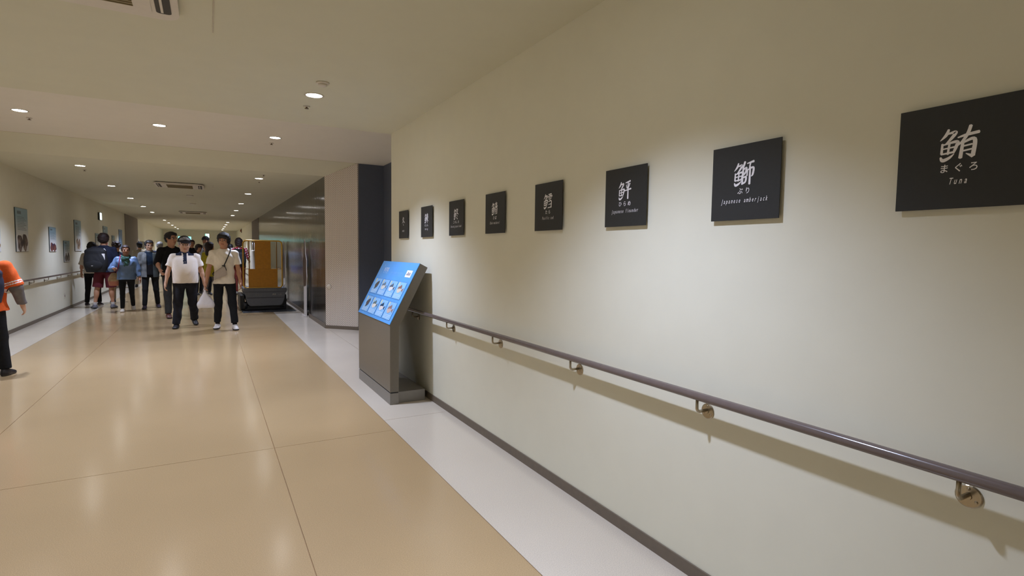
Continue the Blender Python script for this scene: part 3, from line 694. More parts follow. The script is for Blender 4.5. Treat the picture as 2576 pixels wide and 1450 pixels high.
for sx in (-1, 1):
    box('outrigger', (0.44*sx-0.05, 0.1, 0.03), (0.44*sx+0.05, 1.1, 0.36), DARK, LT, 0.02)
    bm = bmesh.new(); lathe(bm, [(0.09, sx*0.38-0.04), (0.1, sx*0.38-0.03), (0.1, sx*0.38+0.03), (0.09, sx*0.38+0.04)], 20, 'x', (0, 0.14, 0.108)); bm_obj('wheel', bm, DARK, LT, True)
fr = rrect(0.672-c, 0.52, 1.485-c, 1.60, 0.075, 6)
tube_obj('frame_tube', [(x, 0.10, z) for x, z in fr], 0.017, YELT, LT, 12, closed=True)
box('upper_panel', (0.912-c, 0.11, 0.95), (1.245-c, 0.14, 1.585), YELP, LT, 0.004)
box('lower_panel', (0.775-c, 0.10, 0.535), (1.385-c, 0.13, 0.955), YELP, LT, 0.004)
for x in (0.795, 1.37): tube_obj('inner_tube', [(x-c, 0.12, 0.95), (x-c, 0.12, 1.585)], 0.012, BRT, LT, 10)
for x in (0.735, 1.43): tube_obj('cross_bar', [(x-c-0.055, 0.12, 0.955), (x-c+0.055, 0.12, 0.955)], 0.008, BRT, LT, 8)
for sx in (-1, 1):
    tube_obj('mast_post', [(0.09*sx, 0.55, 0.5), (0.09*sx, 0.55, 1.50)], 0.03, mat('mast_dark', (58, 54, 48), 0.5, 0.4), LT, 10)
tube_obj('lever', [(1.52-c, 0.2, 0.515), (1.545-c, 0.18, 0.585)], 0.008, STEEL, LT, 8)
t = empty('white_post', (1.32, 20.2, 0)); tag(t, 'slim white post with upright rods behind the lift frame', 'post')
bm = bmesh.new(); lathe(bm, [(0.11, 0), (0.11, 0.02), (0.075, 0.03), (0.075, 1.34), (0.06, 1.37)], 20); bm_obj('column', bm, WHITEPL, t, True)
for sx in (-0.03, 0.03): tube_obj('rod', [(sx, 0, 1.36), (sx, 0, 1.62)], 0.008, WHITEP, t, 8)
# ------------------------------------------------------------------ people: bodies and clothes grown as distance fields and meshed once
class Field:
    def __init__(s, lo, hi, vs):
        s.lo = np.array(lo, float); s.vs = vs
        s.n = np.ceil((np.array(hi)-s.lo)/vs).astype(int)+2
        s.ax = [s.lo[i]+vs*np.arange(s.n[i]) for i in range(3)]
        s.D = np.full(s.n, 0.2, np.float32)
    def block(s, lo, hi):
        a = [max(0, int((lo[i]-s.lo[i])/s.vs)) for i in range(3)]; b = [min(s.n[i], int((hi[i]-s.lo[i])/s.vs)+2) for i in range(3)]
        if any(x >= y for x, y in zip(a, b)): return None
        sl = tuple(slice(x, y) for x, y in zip(a, b))
        x, y, z = (s.ax[i][sl[i]].astype(np.float32) for i in range(3))
        return sl, x[:, None, None], y[None, :, None], z[None, None, :]
    def put(s, sl, d, k, sub=False):
        a = s.D[sl]
        if sub:
            h = np.maximum(k-np.abs(a+d), 0)/max(k, 1e-6); s.D[sl] = np.maximum(a, -d)+h*h*k*0.25
        else:
            h = np.maximum(k-np.abs(a-d), 0)/max(k, 1e-6); s.D[sl] = np.minimum(a, d)-h*h*k*0.25
    def ell(s, c, r, Rm=None, k=0.02, sub=False, cut=None):
        m = max(r)+0.05; c = np.array(c, float); B = s.block(c-m, c+m)
        if B is None: return s
        sl, x, y, z = B; x = x-c[0]; y = y-c[1]; z = z-c[2]
        if Rm is not None:
            q = [x*Rm[0][i]+y*Rm[1][i]+z*Rm[2][i] for i in range(3)]
        else: q = [x, y, z]
        k0 = np.sqrt((q[0]/r[0])**2+(q[1]/r[1])**2+(q[2]/r[2])**2); k1 = np.sqrt((q[0]/r[0]**2)**2+(q[1]/r[1]**2)**2+(q[2]/r[2]**2)**2)+1e-6
        d = k0*(k0-1)/k1
        if cut is not None:
            for p, nrm in cut: d = np.maximum(d, (x+c[0]-p[0])*nrm[0]+(y+c[1]-p[1])*nrm[1]+(z+c[2]-p[2])*nrm[2])
        s.put(sl, d, k, sub); return s
    def cone(s, a, b, ra, rb, k=0.02, c0=False, c1=False, sub=False, flat=1.0, fdir=None):
        """tapered capsule a->b; c0/c1 cut the end off flat"""
        a = np.array(a, float); b = np.array(b, float); m = max(ra, rb)+0.05
        B = s.block(np.minimum(a, b)-m, np.maximum(a, b)+m)
        if B is None: return s
        sl, x, y, z = B; ab = b-a; L = np.linalg.norm(ab)+1e-9; u = ab/L
        px, py, pz = x-a[0], y-a[1], z-a[2]; t = px*u[0]+py*u[1]+pz*u[2]
        tc = np.clip(t/L, 0, 1); qx, qy, qz = px-ab[0]*tc, py-ab[1]*tc, pz-ab[2]*tc
        r = ra+(rb-ra)*tc
        if fdir is not None:
            w = qx*fdir[0]+qy*fdir[1]+qz*fdir[2]; g = (1/flat-1)
            d = np.sqrt(qx*qx+qy*qy+qz*qz+w*w*((1/flat)**2-1))-r
        else: d = np.sqrt(qx*qx+qy*qy+qz*qz)-r
        if c0: d = np.maximum(d, -t)
        if c1: d = np.maximum(d, t-L)
        s.put(sl, d, k, sub); return s
    def loft(s, st, k=0.02, front=None):
        """upright body: stations (z, cx, cy, rx, ry)"""
        st = np.array(sorted(st), float); m = 0.06
        lo = (min(st[:, 1]-st[:, 3])-m, min(st[:, 2]-st[:, 4])-m, st[0, 0]-m); hi = (max(st[:, 1]+st[:, 3])+m, max(st[:, 2]+st[:, 4])+m, st[-1, 0]+m)
        B = s.block(lo, hi)
        if B is None: return s
        sl, x, y, z = B; zz = z.ravel()
        f = lambda i: smooth_interp(zz, st[:, 0], st[:, i])[None, None, :].astype(np.float32)
        cx, cy, rx, ry = f(1), f(2), f(3), f(4)
        X = np.abs(x-cx)/rx; Yv = np.abs(y-cy)/ry
        rr = (X**2.4+Yv**2.4)**(1/2.4)
        d = (rr-1)*np.minimum(rx, ry)
        d = np.maximum(d, np.maximum(z-st[-1, 0], st[0, 0]-z))
        s.put(sl, d, k); return s
    def clip(s, p, n):
        x, y, z = s.ax; d = (x-p[0])[:, None, None]*n[0]+(y-p[1])[None, :, None]*n[1]+(z-p[2])[None, None, :]*n[2]
        s.D = np.maximum(s.D, d.astype(np.float32)); return s
    def folds(s, amp, seed=0.0, zf=34.0):
        x, y, z = (s.ax[0][:, None, None], s.ax[1][None, :, None], s.ax[2][None, None, :])
        w = np.sin(zf*z+9*np.sin(7*x+seed)+6*np.sin(9*y+2*seed))*np.sin(11*x+5*z+seed)+0.6*np.sin(23*x-14*z+3*y+seed*3)
        s.D = s.D+(amp*w).astype(np.float32); return s
    def mesh(s):
        D = s.D; s_ = D < 0
        n0, n1, n2 = D.shape
        c = np.zeros((n0-1, n1-1, n2-1), np.uint8)
        for i in (0, 1):
            for j in (0, 1):
                for k in (0, 1): c += s_[i:n0-1+i, j:n1-1+j, k:n2-1+k]
        idx = np.argwhere((c > 0) & (c < 8))
        if len(idx) == 0: return None
        vid = np.full(c.shape, -1, np.int32); vid[idx[:, 0], idx[:, 1], idx[:, 2]] = np.arange(len(idx))
        cor = [(i, j, k) for i in (0, 1) for j in (0, 1) for k in (0, 1)]
        val = np.stack([D[idx[:, 0]+i, idx[:, 1]+j, idx[:, 2]+k] for i, j, k in cor], 1)
        acc = np.zeros((len(idx), 3)); cnt = np.zeros(len(idx))
        for p in range(8):
            for q in range(p+1, 8):
                a, b = np.array(cor[p]), np.array(cor[q])
                if np.abs(a-b).sum() != 1: continue
                va, vb = val[:, p], val[:, q]; m = (va < 0) != (vb < 0)
                t = np.where(m, va/np.where(m, va-vb, 1), 0)
                acc += m[:, None]*(a+t[:, None]*(b-a)); cnt += m
        V = s.lo+(idx+acc/cnt[:, None])*s.vs
        F = []
        for axis in range(3):
            sh = [n0, n1, n2]; sh[axis] -= 1
            sa = s_[tuple(slice(0, sh[i]) for i in range(3))]; sb = s_[tuple(slice(1, None) if i == axis else slice(0, sh[i]) for i in range(3))]
            e = np.argwhere(sa != sb); o1, o2 = (axis+1) % 3, (axis+2) % 3
            e = e[(e[:, o1] > 0) & (e[:, o2] > 0) & (e[:, o1] < [n0, n1, n2][o1]-1) & (e[:, o2] < [n0, n1, n2][o2]-1)]
            def cell(d1, d2):
                g = e.copy(); g[:, o1] += d1; g[:, o2] += d2; return vid[g[:, 0], g[:, 1], g[:, 2]]
            Q = np.stack([cell(-1, -1), cell(0, -1), cell(0, 0), cell(-1, 0)], 1)
            fl_ = ~sa[e[:, 0], e[:, 1], e[:, 2]]; Q[fl_] = Q[fl_][:, ::-1]
            F.append(Q[(Q >= 0).all(1)])
        return V, np.concatenate(F)
def smooth_interp(x, xp, fp):
    """monotone cubic through the stations"""
    i = np.clip(np.searchsorted(xp, x)-1, 0, len(xp)-2); h = xp[i+1]-xp[i]; t = np.clip((x-xp[i])/h, 0, 1)
    m = np.gradient(fp, xp); t2, t3 = t*t, t*t*t
    return (2*t3-3*t2+1)*fp[i]+(t3-2*t2+t)*h*m[i]+(-2*t3+3*t2)*fp[i+1]+(t3-t2)*h*m[i+1]
def field_obj(name, fld, m, parent, matfn=None):
    r = fld.mesh()
    if r is None: return None
    V, Q = r; me = bpy.data.meshes.new(name)
    me.vertices.add(len(V)); me.vertices.foreach_set('co', V.astype(np.float32).ravel())
    me.loops.add(len(Q)*4); me.loops.foreach_set('vertex_index', Q.astype(np.int32).ravel())
    me.polygons.add(len(Q)); me.polygons.foreach_set('loop_start', np.arange(0, len(Q)*4, 4, dtype=np.int32))
    me.polygons.foreach_set('use_smooth', np.ones(len(Q), bool))
    ms = m if isinstance(m, (list, tuple)) else [m]
    for k in ms: me.materials.append(k)
    if matfn is not None:
        C_ = V[Q].mean(1); me.polygons.foreach_set('material_index', matfn(C_).astype(np.int32))
    me.update(calc_edges=True); me.validate()
    o = bpy.data.objects.new(name, me); COL.objects.link(o); o.parent = parent
    return o
def rotz(a): c, s = math.cos(a), math.sin(a); return np.array([[c, -s, 0], [s, c, 0], [0, 0, 1.0]])
def rotx(a): c, s = math.cos(a), math.sin(a); return np.array([[1, 0, 0], [0, c, -s], [0, s, c.real]])
D2R = math.pi/180
class Fig:
    """joints of a figure that faces -y; side -1 / +1 = picture left / right when it faces the camera"""
    def __init__(s, h, legs, arms, head=(0, 0), girth=1.0, sh=1.0, lean=0.0, hs=1.13):
        k = h/1.735; s.hs = hs; s.k = k; s.g = girth; s.shw = sh
        P = lambda x, y, z: np.array([x, y, z])*k
        s.hipz = 0.90
        s.J = {}
        for i, sd in enumerate((-1, 1)):
            fl_, bend, abd, fy, *pt = legs[i]; pt = pt[0] if pt else 0
            hip = P(sd*0.088, 0, s.hipz)
            d1 = np.array([sd*math.sin(abd*D2R), -math.sin(fl_*D2R), -math.cos(fl_*D2R)]); d1 /= np.linalg.norm(d1)
            a2 = fl_-bend; d2 = np.array([sd*math.sin(abd*D2R), -math.sin(a2*D2R), -math.cos(a2*D2R)]); d2 /= np.linalg.norm(d2)
            kn = hip+d1*0.42*k; an = kn+d2*0.40*k
            R = rotz(fy*sd*D2R)@rotx(pt*D2R)
            s.J[sd] = dict(hip=hip, knee=kn, ankle=an, R=R)
        low = min(min((s.J[sd]['ankle']+s.J[sd]['R']@(np.array([0, y, -0.085])*k))[2] for y in (0.06, -0.15)) for sd in (-1, 1))
        dz = np.array([0, 0, -low])
        for sd in (-1, 1):
            for n in ('hip', 'knee', 'ankle'): s.J[sd][n] = s.J[sd][n]+dz
        s.dz = -low/k
        s.lean = lean
        s.cy = lambda z: -(z-s.hipz)*math.tan(lean*D2R)
        for i, sd in enumerate((-1, 1)):
            fl_, abd, el, *inw = arms[i]; inw = inw[0] if inw else 0
            shd = np.array([sd*0.178*sh, s.cy(1.368), 1.368+s.dz])*k
            d1 = np.array([sd*math.sin(abd*D2R), -math.sin(fl_*D2R)*math.cos(abd*D2R), -math.cos(fl_*D2R)*math.cos(abd*D2R)])
            a2 = fl_+el; ab2 = (abd-inw)
            d2 = np.array([sd*math.sin(ab2*D2R), -math.sin(a2*D2R)*math.cos(ab2*D2R), -math.cos(a2*D2R)*math.cos(ab2*D2R)])
            e = shd+d1*0.285*k; w = e+d2*0.245*k
            s.J[sd].update(sh=shd, elbow=e, wrist=w, fd=d2)
        hc = np.array([0, s.cy(1.60)-0.012, 1.602+s.dz])*k
        s.hc = hc; s.HR = rotz(head[0]*D2R)@rotx(head[1]*D2R)
        s.top = (1.74+s.dz)*k
    def H(s, x, y, z): return s.hc+s.HR@(np.array([x, y, z])*s.k*s.hs)
    def st(s, rows, grow=0.0, gx=None):
        g = s.g if gx is None else gx
        return [((z+s.dz)*s.k, cx*s.k, (cy+s.cy(z))*s.k, (rx*g+grow)*s.k, (ry*g+grow)*s.k) for z, cx, cy, rx, ry in rows]
def hand(F, w, d, sd, k, curl=28, inward=None):
    """palm, four bent fingers, thumb; palm faces the body"""
    n = np.array([-sd*1.0, 0.0, 0.0]) if inward is None else np.array(inward, float)
    n = n-d*(n@d); n /= np.linalg.norm(n); wd = np.cross(d, n); wd /= np.linalg.norm(wd)
    if wd[1] > 0: wd = -wd         # thumb side forward (-y)
    Rm = np.stack([wd, n, d], 1)
    F.cone(w-d*0.02*k, w+d*0.03*k, 0.025*k, 0.026*k, 0.012*k)
    F.ell(w+d*0.052*k, (0.040*k, 0.017*k, 0.050*k), Rm, 0.012*k)
    for i, (o, L) in enumerate(((0.029, 0.068), (0.0095, 0.076), (-0.0095, 0.070), (-0.028, 0.056))):
        p = w+d*0.088*k+wd*o*k; a = 0.0
        for j, f in enumerate((0.42, 0.32, 0.26)):
            a += curl*(0.7 if j == 0 else 1.0)*D2R; q = p+(d*math.cos(a)+n*math.sin(a))*L*f*k
            F.cone(p, q, (0.0092-0.0009*j)*k, (0.0086-0.0009*j)*k, 0.003*k); p = q
    p = w+d*0.028*k+wd*0.030*k; q = p+(d*0.75+wd*0.55+n*0.25)*0.036*k; F.cone(p, q, 0.0125*k, 0.0105*k, 0.006*k)
    r = q+(d*0.93+wd*0.12+n*0.35)*0.032*k; F.cone(q, r, 0.0105*k, 0.0085*k, 0.004*k)
SKIN_T = {'a': (206, 164, 138), 'b': (190, 142, 114), 'c': (172, 122, 94)}
HAIRM = mat('black_hair', (24, 20, 22), 0.62, var=0.35, scale=90, stretch=(1, 1, 0.15), bump=0.3)
HAIRB = mat('dark_brown_hair', (42, 28, 27), 0.62, var=0.3, scale=90, stretch=(1, 1, 0.15), bump=0.3)
HAIRG = mat('grey_hair', (132, 130, 130), 0.5, var=0.3, scale=60)
EYEM = mat('eye_dark', (34, 26, 24), 0.3, var=0.0); EYEW = mat('eye_white', (168, 150, 138), 0.4, var=0.0)
def cloth(name, rgb, var=0.07, sc=55): return mat(name, rgb, 0.85, var=var, scale=sc, spec=0.2, bump=0.06)
TORSO = [(0.86, 0, 0.0, 0.150, 0.105), (1.00, 0, 0, 0.132, 0.092), (1.14, 0, -0.003, 0.145, 0.100), (1.27, 0, -0.004, 0.158, 0.108), (1.36, 0, 0.0, 0.140, 0.085), (1.44, 0, 0.006, 0.075, 0.058), (1.475, 0, 0.008, 0.045, 0.045)]
def body(f, root, skin, vs, face=True, bare=False):
    k, J = f.k, f.J
    pts = [J[sd][n] for sd in (-1, 1) for n in ('hip', 'knee', 'ankle', 'sh', 'elbow', 'wrist')]+[f.H(0, 0, 0.13)]
    lo = np.min(pts, 0)-0.25*k; hi = np.max(pts, 0)+0.25*k; lo[2] = -0.01; hi[2] = f.top+0.03
    F = Field(lo, hi, vs)
    F.loft(f.st(TORSO, -0.012), 0.03*k)
    for sd in (-1, 1):
        j = J[sd]
        F.cone((np.array([sd*0.05, f.cy(1.42)+0.005, 1.398+f.dz]))*k, j['sh'], 0.038*k, 0.044*k, 0.03*k)
        F.cone(j['sh'], j['elbow'], 0.046*k, 0.037*k, 0.02*k)
        F.cone(j['elbow'], j['wrist'], 0.037*k, 0.024*k, 0.015*k)
        F.ell(j['elbow']+(j['wrist']-j['elbow'])*0.28, (0.040*k, 0.040*k, 0.06*k), None, 0.02*k)
        hand(F, j['wrist'], j['fd'], sd, k)
        s_ = 1.0 if bare else 0.72
        F.cone(j['hip'], j['knee'], 0.072*k*s_, 0.048*k*s_, 0.02*k); F.cone(j['knee'], j['ankle'], 0.047*k*s_, 0.031*k*s_, 0.02*k)
        if bare: F.ell(j['knee']+(j['ankle']-j['knee'])*0.3+np.array([0, 0.014, 0])*k, (0.048*k, 0.052*k, 0.11*k), None, 0.03*k)
        F.cone(j['ankle'], j['ankle']+j['R']@(np.array([0, -0.09, -0.055])*k), 0.026*k, 0.014*k, 0.01*k)
    nb = np.array([0, f.cy(1.44)+0.012, 1.44+f.dz])*k
    F.cone(nb, f.H(0, 0.018, -0.06), 0.058*k*max(1, f.g)**0.6, 0.054*k*max(1, f.g)**0.6, 0.025*k)
    q = k*f.hs
    R = f.HR
    F.ell(f.H(0, 0.014, 0.022), (0.074*q, 0.093*q, 0.090*q), R, 0.02*q)
    F.ell(f.H(0, -0.020, -0.045), (0.058*q, 0.062*q, 0.066*q), R, 0.03*q)
    F.ell(f.H(0, -0.052, -0.088), (0.028*q, 0.024*q, 0.022*q), R, 0.02*q)
    if face:
        F.cone(f.H(0, -0.078, 0.010), f.H(0, -0.096, -0.028), 0.007*q, 0.0125*q, 0.008*q)
        for sd in (-1, 1):
            F.ell(f.H(sd*0.031, -0.086, 0.006), (0.017*q, 0.012*q, 0.010*q), R, 0.008*q, sub=True)
            F.ell(f.H(sd*0.030, -0.070, 0.004), (0.014*q, 0.013*q, 0.012*q), R, 0.003*q)
            F.ell(f.H(sd*0.030, -0.078, 0.022), (0.022*q, 0.010*q, 0.006*q), R, 0.008*q)
            F.ell(f.H(sd*0.034, -0.064, -0.030), (0.020*q, 0.016*q, 0.018*q), R, 0.014*q)
            F.ell(f.H(sd*0.010, -0.094, -0.033), (0.008*q, 0.008*q, 0.006*q), R, 0.005*q)
        F.ell(f.H(0, -0.080, -0.056), (0.022*q, 0.009*q, 0.0055*q), R, 0.004*q); F.ell(f.H(0, -0.078, -0.067), (0.018*q, 0.009*q, 0.006*q), R, 0.004*q)
    for sd in (-1, 1): F.ell(f.H(sd*0.076, 0.012, -0.004), (0.008*q, 0.018*q, 0.030*q), R, 0.006*q)
    def mf(C):
        q = ((C-f.hc)@R)/(k*f.hs); x, y, z = np.abs(q[:, 0]), q[:, 1], q[:, 2]; o = np.zeros(len(C), int)
        if face:
            fr = y < -0.045
            o[fr & (x > 0.016) & (x < 0.046) & (np.abs(z-0.004) < 0.0075)] = 2
            o[fr & (x > 0.023) & (x < 0.038) & (np.abs(z-0.004) < 0.0085)] = 1
            o[fr & (x > 0.014) & (x < 0.052) & (np.abs(z-0.027+0.006*((x-0.03)/0.02)**2) < 0.0045)] = 1
            o[fr & (x < 0.024) & (np.abs(z+0.061) < 0.0105) & (y < -0.07)] = 3
        return o
    lipc = tuple(int(v*f_) for v, f_ in zip(skin, (0.86, 0.74, 0.72)))
    sk = mat('skin_%d_%d_%d' % skin, skin, 0.55, var=0.05, scale=18, spec=0.35)
    o = field_obj('body', F, [sk, EYEM, EYEW, mat('lips_%d' % skin[0], lipc, 0.5, var=0.02)], root, mf)
    return F, o
def gbox(f, names, m=0.2):
    pts = []
    for sd in (-1, 1):
        for n in names: pts.append(f.J[sd][n])
    return np.min(pts, 0)-m*f.k, np.max(pts, 0)+m*f.k
def shirt(f, root, name, m, vs, hem=0.86, sleeve=0.62, fore=0.0, belly=0.0, neck=0.060, loose=1.0, fold=0.0022, seed=0.0, flare=0.0, matfn=None, vneck=0.0, sr=1.0):
    k, J = f.k, f.J; lo, hi = gbox(f, ('hip', 'sh', 'elbow') if fore == 0 else ('hip', 'sh', 'elbow', 'wrist'), 0.22); lo[2] = min(lo[2], (hem+f.dz-0.03)*k); hi[2] = (1.52+f.dz)*k
    F = Field(lo, hi, vs); g = f.g*loose
    rows = [(hem, 0, 0.002-belly*0.35, (0.168+flare)*g+0.05*belly, (0.124+flare)*g+0.30*belly), (0.98, 0, -belly*0.5, 0.158*g+0.2*belly, 0.112*g+0.45*belly), (1.10, 0, -belly*0.5, 0.160*g+0.22*belly, 0.113*g+0.45*belly), (1.24, 0, -0.006-belly*0.15, 0.172*g, 0.122*g+0.12*belly), (1.33, 0, -0.002, 0.166*g, 0.108*g), (1.40, 0, 0.003, 0.122*f.shw*min(g, 1.1), 0.083), (1.445, 0, 0.006, 0.085, 0.068), (1.462, 0, 0.008, neck, neck*0.95)]
    F.loft([((z+f.dz)*k, cx*k, (cy+f.cy(z))*k, rx*k, ry*k) for z, cx, cy, rx, ry in rows if z >= hem], 0.02*k)
    for sd in (-1, 1):
        j = J[sd]; n = np.array([sd*0.055, f.cy(1.42)+0.004, 1.395+f.dz])*k
        F.cone(n, j['sh'], 0.044*k, 0.051*k*g**0.3, 0.03*k)
        if sleeve > 0:
            e = j['sh']+(j['elbow']-j['sh'])*min(sleeve, 1.0)
            F.cone(j['sh'], e, 0.056*k*g**0.5*sr**0.5, 0.060*k*g**0.4*sr, 0.03*k, c1=(fore == 0))
        if fore > 0:
            F.cone(j['elbow'], j['elbow']+(j['wrist']-j['elbow'])*fore, 0.056*k*sr, 0.043*k*sr, 0.02*k, c1=True)
    if fold: F.folds(fold*k, seed)
    F.clip((0, 0, (hem+f.dz)*k), (0, 0, -1))
    hr = f.st([(1.47, 0, 0, 0, 0)], gx=1)[0]
    F.ell((0, (f.cy(1.475)-0.012)*k, (1.475+f.dz)*k), (neck*k, (neck+0.006)*k, (0.034+vneck)*k), None, 0.006*k, sub=True)
    return F, field_obj(name, F, m, root, matfn)
def trousers(f, root, m, vs, hem=0.05, waist=0.99, belly=0.0, wide=1.0, shorts=False, name='trousers', fold=0.002, taper=1.0):
    k, J = f.k, f.J; lo, hi = gbox(f, ('hip', 'knee', 'ankle'), 0.20); lo[2] = -0.01; hi[2] = (waist+f.dz+0.05)*k
    F = Field(lo, hi, vs); g = f.g
    F.loft([((z+f.dz)*k, 0, (cy+f.cy(z))*k, rx*k, ry*k) for z, cy, rx, ry in ((0.80, 0.004, 0.146*g, 0.100*g), (0.88, 0.004, 0.153*g, 0.107*g), (waist, -0.25*belly, 0.134*g+0.1*belly, 0.094*g+0.25*belly))], 0.03*k)
    for sd in (-1, 1):
        j = J[sd]
        if shorts:
            F.cone(j['hip'], j['knee']+(j['hip']-j['knee'])*0.02, 0.092*k*g, 0.084*k*wide, 0.03*k, c1=True)
        else:
            F.cone(j['hip'], j['knee'], 0.088*k*g, 0.064*k*wide, 0.03*k)
            an = j['ankle']+(j['knee']-j['ankle'])*hem
            F.cone(j['knee'], an, 0.064*k*wide, 0.052*k*wide*taper, 0.02*k, c1=True)
    if fold: F.folds(fold*k, 1.3, 26.0)
    return field_obj(name, F, m, root)
def shoe(f, root, sd, m, sole, vs, name='shoe'):
    k, j = f.k, f.J[sd]; A, R = j['ankle'], j['R']
    F = Field(A-0.24*k, A+0.24*k, min(vs, 0.008)); L = lambda x, y, z: A+R@(np.array([x, y, z])*k)
    F.ell(L(0, -0.035, -0.058), (0.046*k, 0.088*k, 0.046*k), R, 0.02*k); F.ell(L(0, -0.115, -0.066), (0.047*k, 0.062*k, 0.034*k), R, 0.03*k); F.ell(L(0, 0.028, -0.05), (0.036*k, 0.042*k, 0.05*k), R, 0.02*k)
    F.cone(L(0, 0.008, -0.04), L(0, 0.008, 0.010), 0.045*k, 0.041*k, 0.02*k, c1=True); F.cone(L(0, -0.02, -0.035), L(0, -0.085, -0.055), 0.040*k, 0.030*k, 0.02*k)
    F.clip(L(0, 0, -0.085), R@np.array([0, 0, -1.0]))
    return field_obj(name, F, [m, sole], root, lambda C: ((((C-A)@R)[:, 2]/k) < -0.062).astype(int))
def hair(f, root, style, m, vs):
    k, R = f.k*f.hs, f.HR; F = Field(f.hc-0.24*k, f.hc+np.array([0.24, 0.24, 0.2])*k, vs)
    if style in ('long', 'ponytail'):
        F = Field(f.hc-np.array([0.24, 0.24, 0.42])*k, f.hc+np.array([0.24, 0.26, 0.2])*k, vs)
    F.ell(f.H(0, 0.016, 0.030), (0.086*k, 0.104*k, 0.096*k), R, 0.02*k)
    if style == 'short': F.ell(f.H(0, -0.03, 0.075), (0.070*k, 0.060*k, 0.045*k), R, 0.03*k); F.ell(f.H(0, 0.05, -0.02), (0.070*k, 0.060*k, 0.06*k), R, 0.03*k)
    if style == 'mop':
        F.ell(f.H(0, 0.014, 0.034), (0.094*k, 0.112*k, 0.098*k), R, 0.02*k); F.ell(f.H(0, 0.04, -0.02), (0.088*k, 0.078*k, 0.075*k), R, 0.03*k)
        F.ell(f.H(0.01, -0.058, 0.060), (0.080*k, 0.056*k, 0.046*k), R, 0.03*k)
    if style == 'bob':
        F.ell(f.H(0, 0.03, -0.01), (0.094*k, 0.100*k, 0.110*k), R, 0.03*k); F.cone(f.H(0, 0.04, -0.02), f.H(0, 0.045, -0.10), 0.088*k, 0.092*k, 0.03*k, c1=True)
    if style == 'long': F.ell(f.H(0, 0.03, 0.0), (0.098*k, 0.100*k, 0.110*k), R, 0.03*k); F.cone(f.H(0, 0.05, 0), f.H(0, 0.075, -0.30), 0.088*k, 0.070*k, 0.04*k, flat=0.7, fdir=R@np.array([0, 1.0, 0]))
    if style == 'curly':
        rr = random.Random(3)
        for _ in range(46):
            a, b = rr.uniform(0, 2*math.pi), rr.uniform(-0.3, 1.0); c = math.sqrt(max(0, 1-b*b)); F.ell(f.H(0.088*c*math.cos(a), 0.02+0.10*c*math.sin(a), 0.03+0.088*b), (0.024*k,)*3, None, 0.012*k)
    if style == 'tied': F.ell(f.H(0, 0.10, 0.03), (0.042*k, 0.04*k, 0.042*k), R, 0.015*k)
    F.folds(0.0030*k, 2.0, 95); F.folds(0.0020*k, 0.7, 170)
    hl = {'short': 0.066, 'mop': 0.034, 'bob': 0.05, 'long': 0.058, 'curly': 0.062, 'tied': 0.066}.get(style, 0.06)
    side = {'short': -0.012, 'mop': -0.050, 'bob': -0.4, 'long': -0.6, 'curly': -0.02, 'tied': -0.02}.get(style, 0)
    # clear the face: everything in front of the ears and below the hairline
    x, y, z = (F.ax[i]-f.hc[i] for i in range(3))
    X, Y_, Z = np.meshgrid(x, y, z, indexing='ij'); q0 = (X*R[0][0]+Y_*R[1][0]+Z*R[2][0])/k; q1 = (X*R[0][1]+Y_*R[1][1]+Z*R[2][1])/k; q2 = (X*R[0][2]+Y_*R[1][2]+Z*R[2][2])/k
    fw = -0.045+0.5*np.maximum(0, np.abs(q0)-0.055)*(-1 if style in ('bob', 'long', 'mop') else 1)
    fc = np.maximum(q1-fw, q2-hl+1.2*np.maximum(0, np.abs(q0)-0.045)*(1 if style in ('bob', 'long', 'mop') else 0.4))*k
    F.D = np.maximum(F.D, -fc.astype(np.float32))
    if side > -0.3: F.D = np.maximum(F.D, -(np.maximum(q2-side, q1-0.030)*k).astype(np.float32))
    nape = {'short': -0.075, 'mop': -0.095, 'curly': -0.08, 'tied': -0.07}.get(style)
    if nape is not None: F.D = np.maximum(F.D, ((nape-q2)*k).astype(np.float32))
    return field_obj('hair', F, m, root)
def cap(f, root, m, vs, brim=True, hat=False):
    k, R = f.k*f.hs, f.HR; F = Field(f.hc-0.26*k, f.hc+0.24*k, vs)
    F.ell(f.H(0, 0.012, 0.042), (0.092*k, 0.112*k, 0.096*k), R, 0.02*k)
    F.clip(f.H(0, 0, 0.040), -R@np.array([0, 0.10, 1.0]))
    if hat: F.ell(f.H(0, 0.005, 0.040), (0.15*k, 0.16*k, 0.010*k), R, 0.02*k)
    elif brim: F.ell(f.H(0, -0.105, 0.045), (0.070*k, 0.075*k, 0.009*k), R@rotx(0.22), 0.012*k)
    return field_obj('cap', F, m, root)
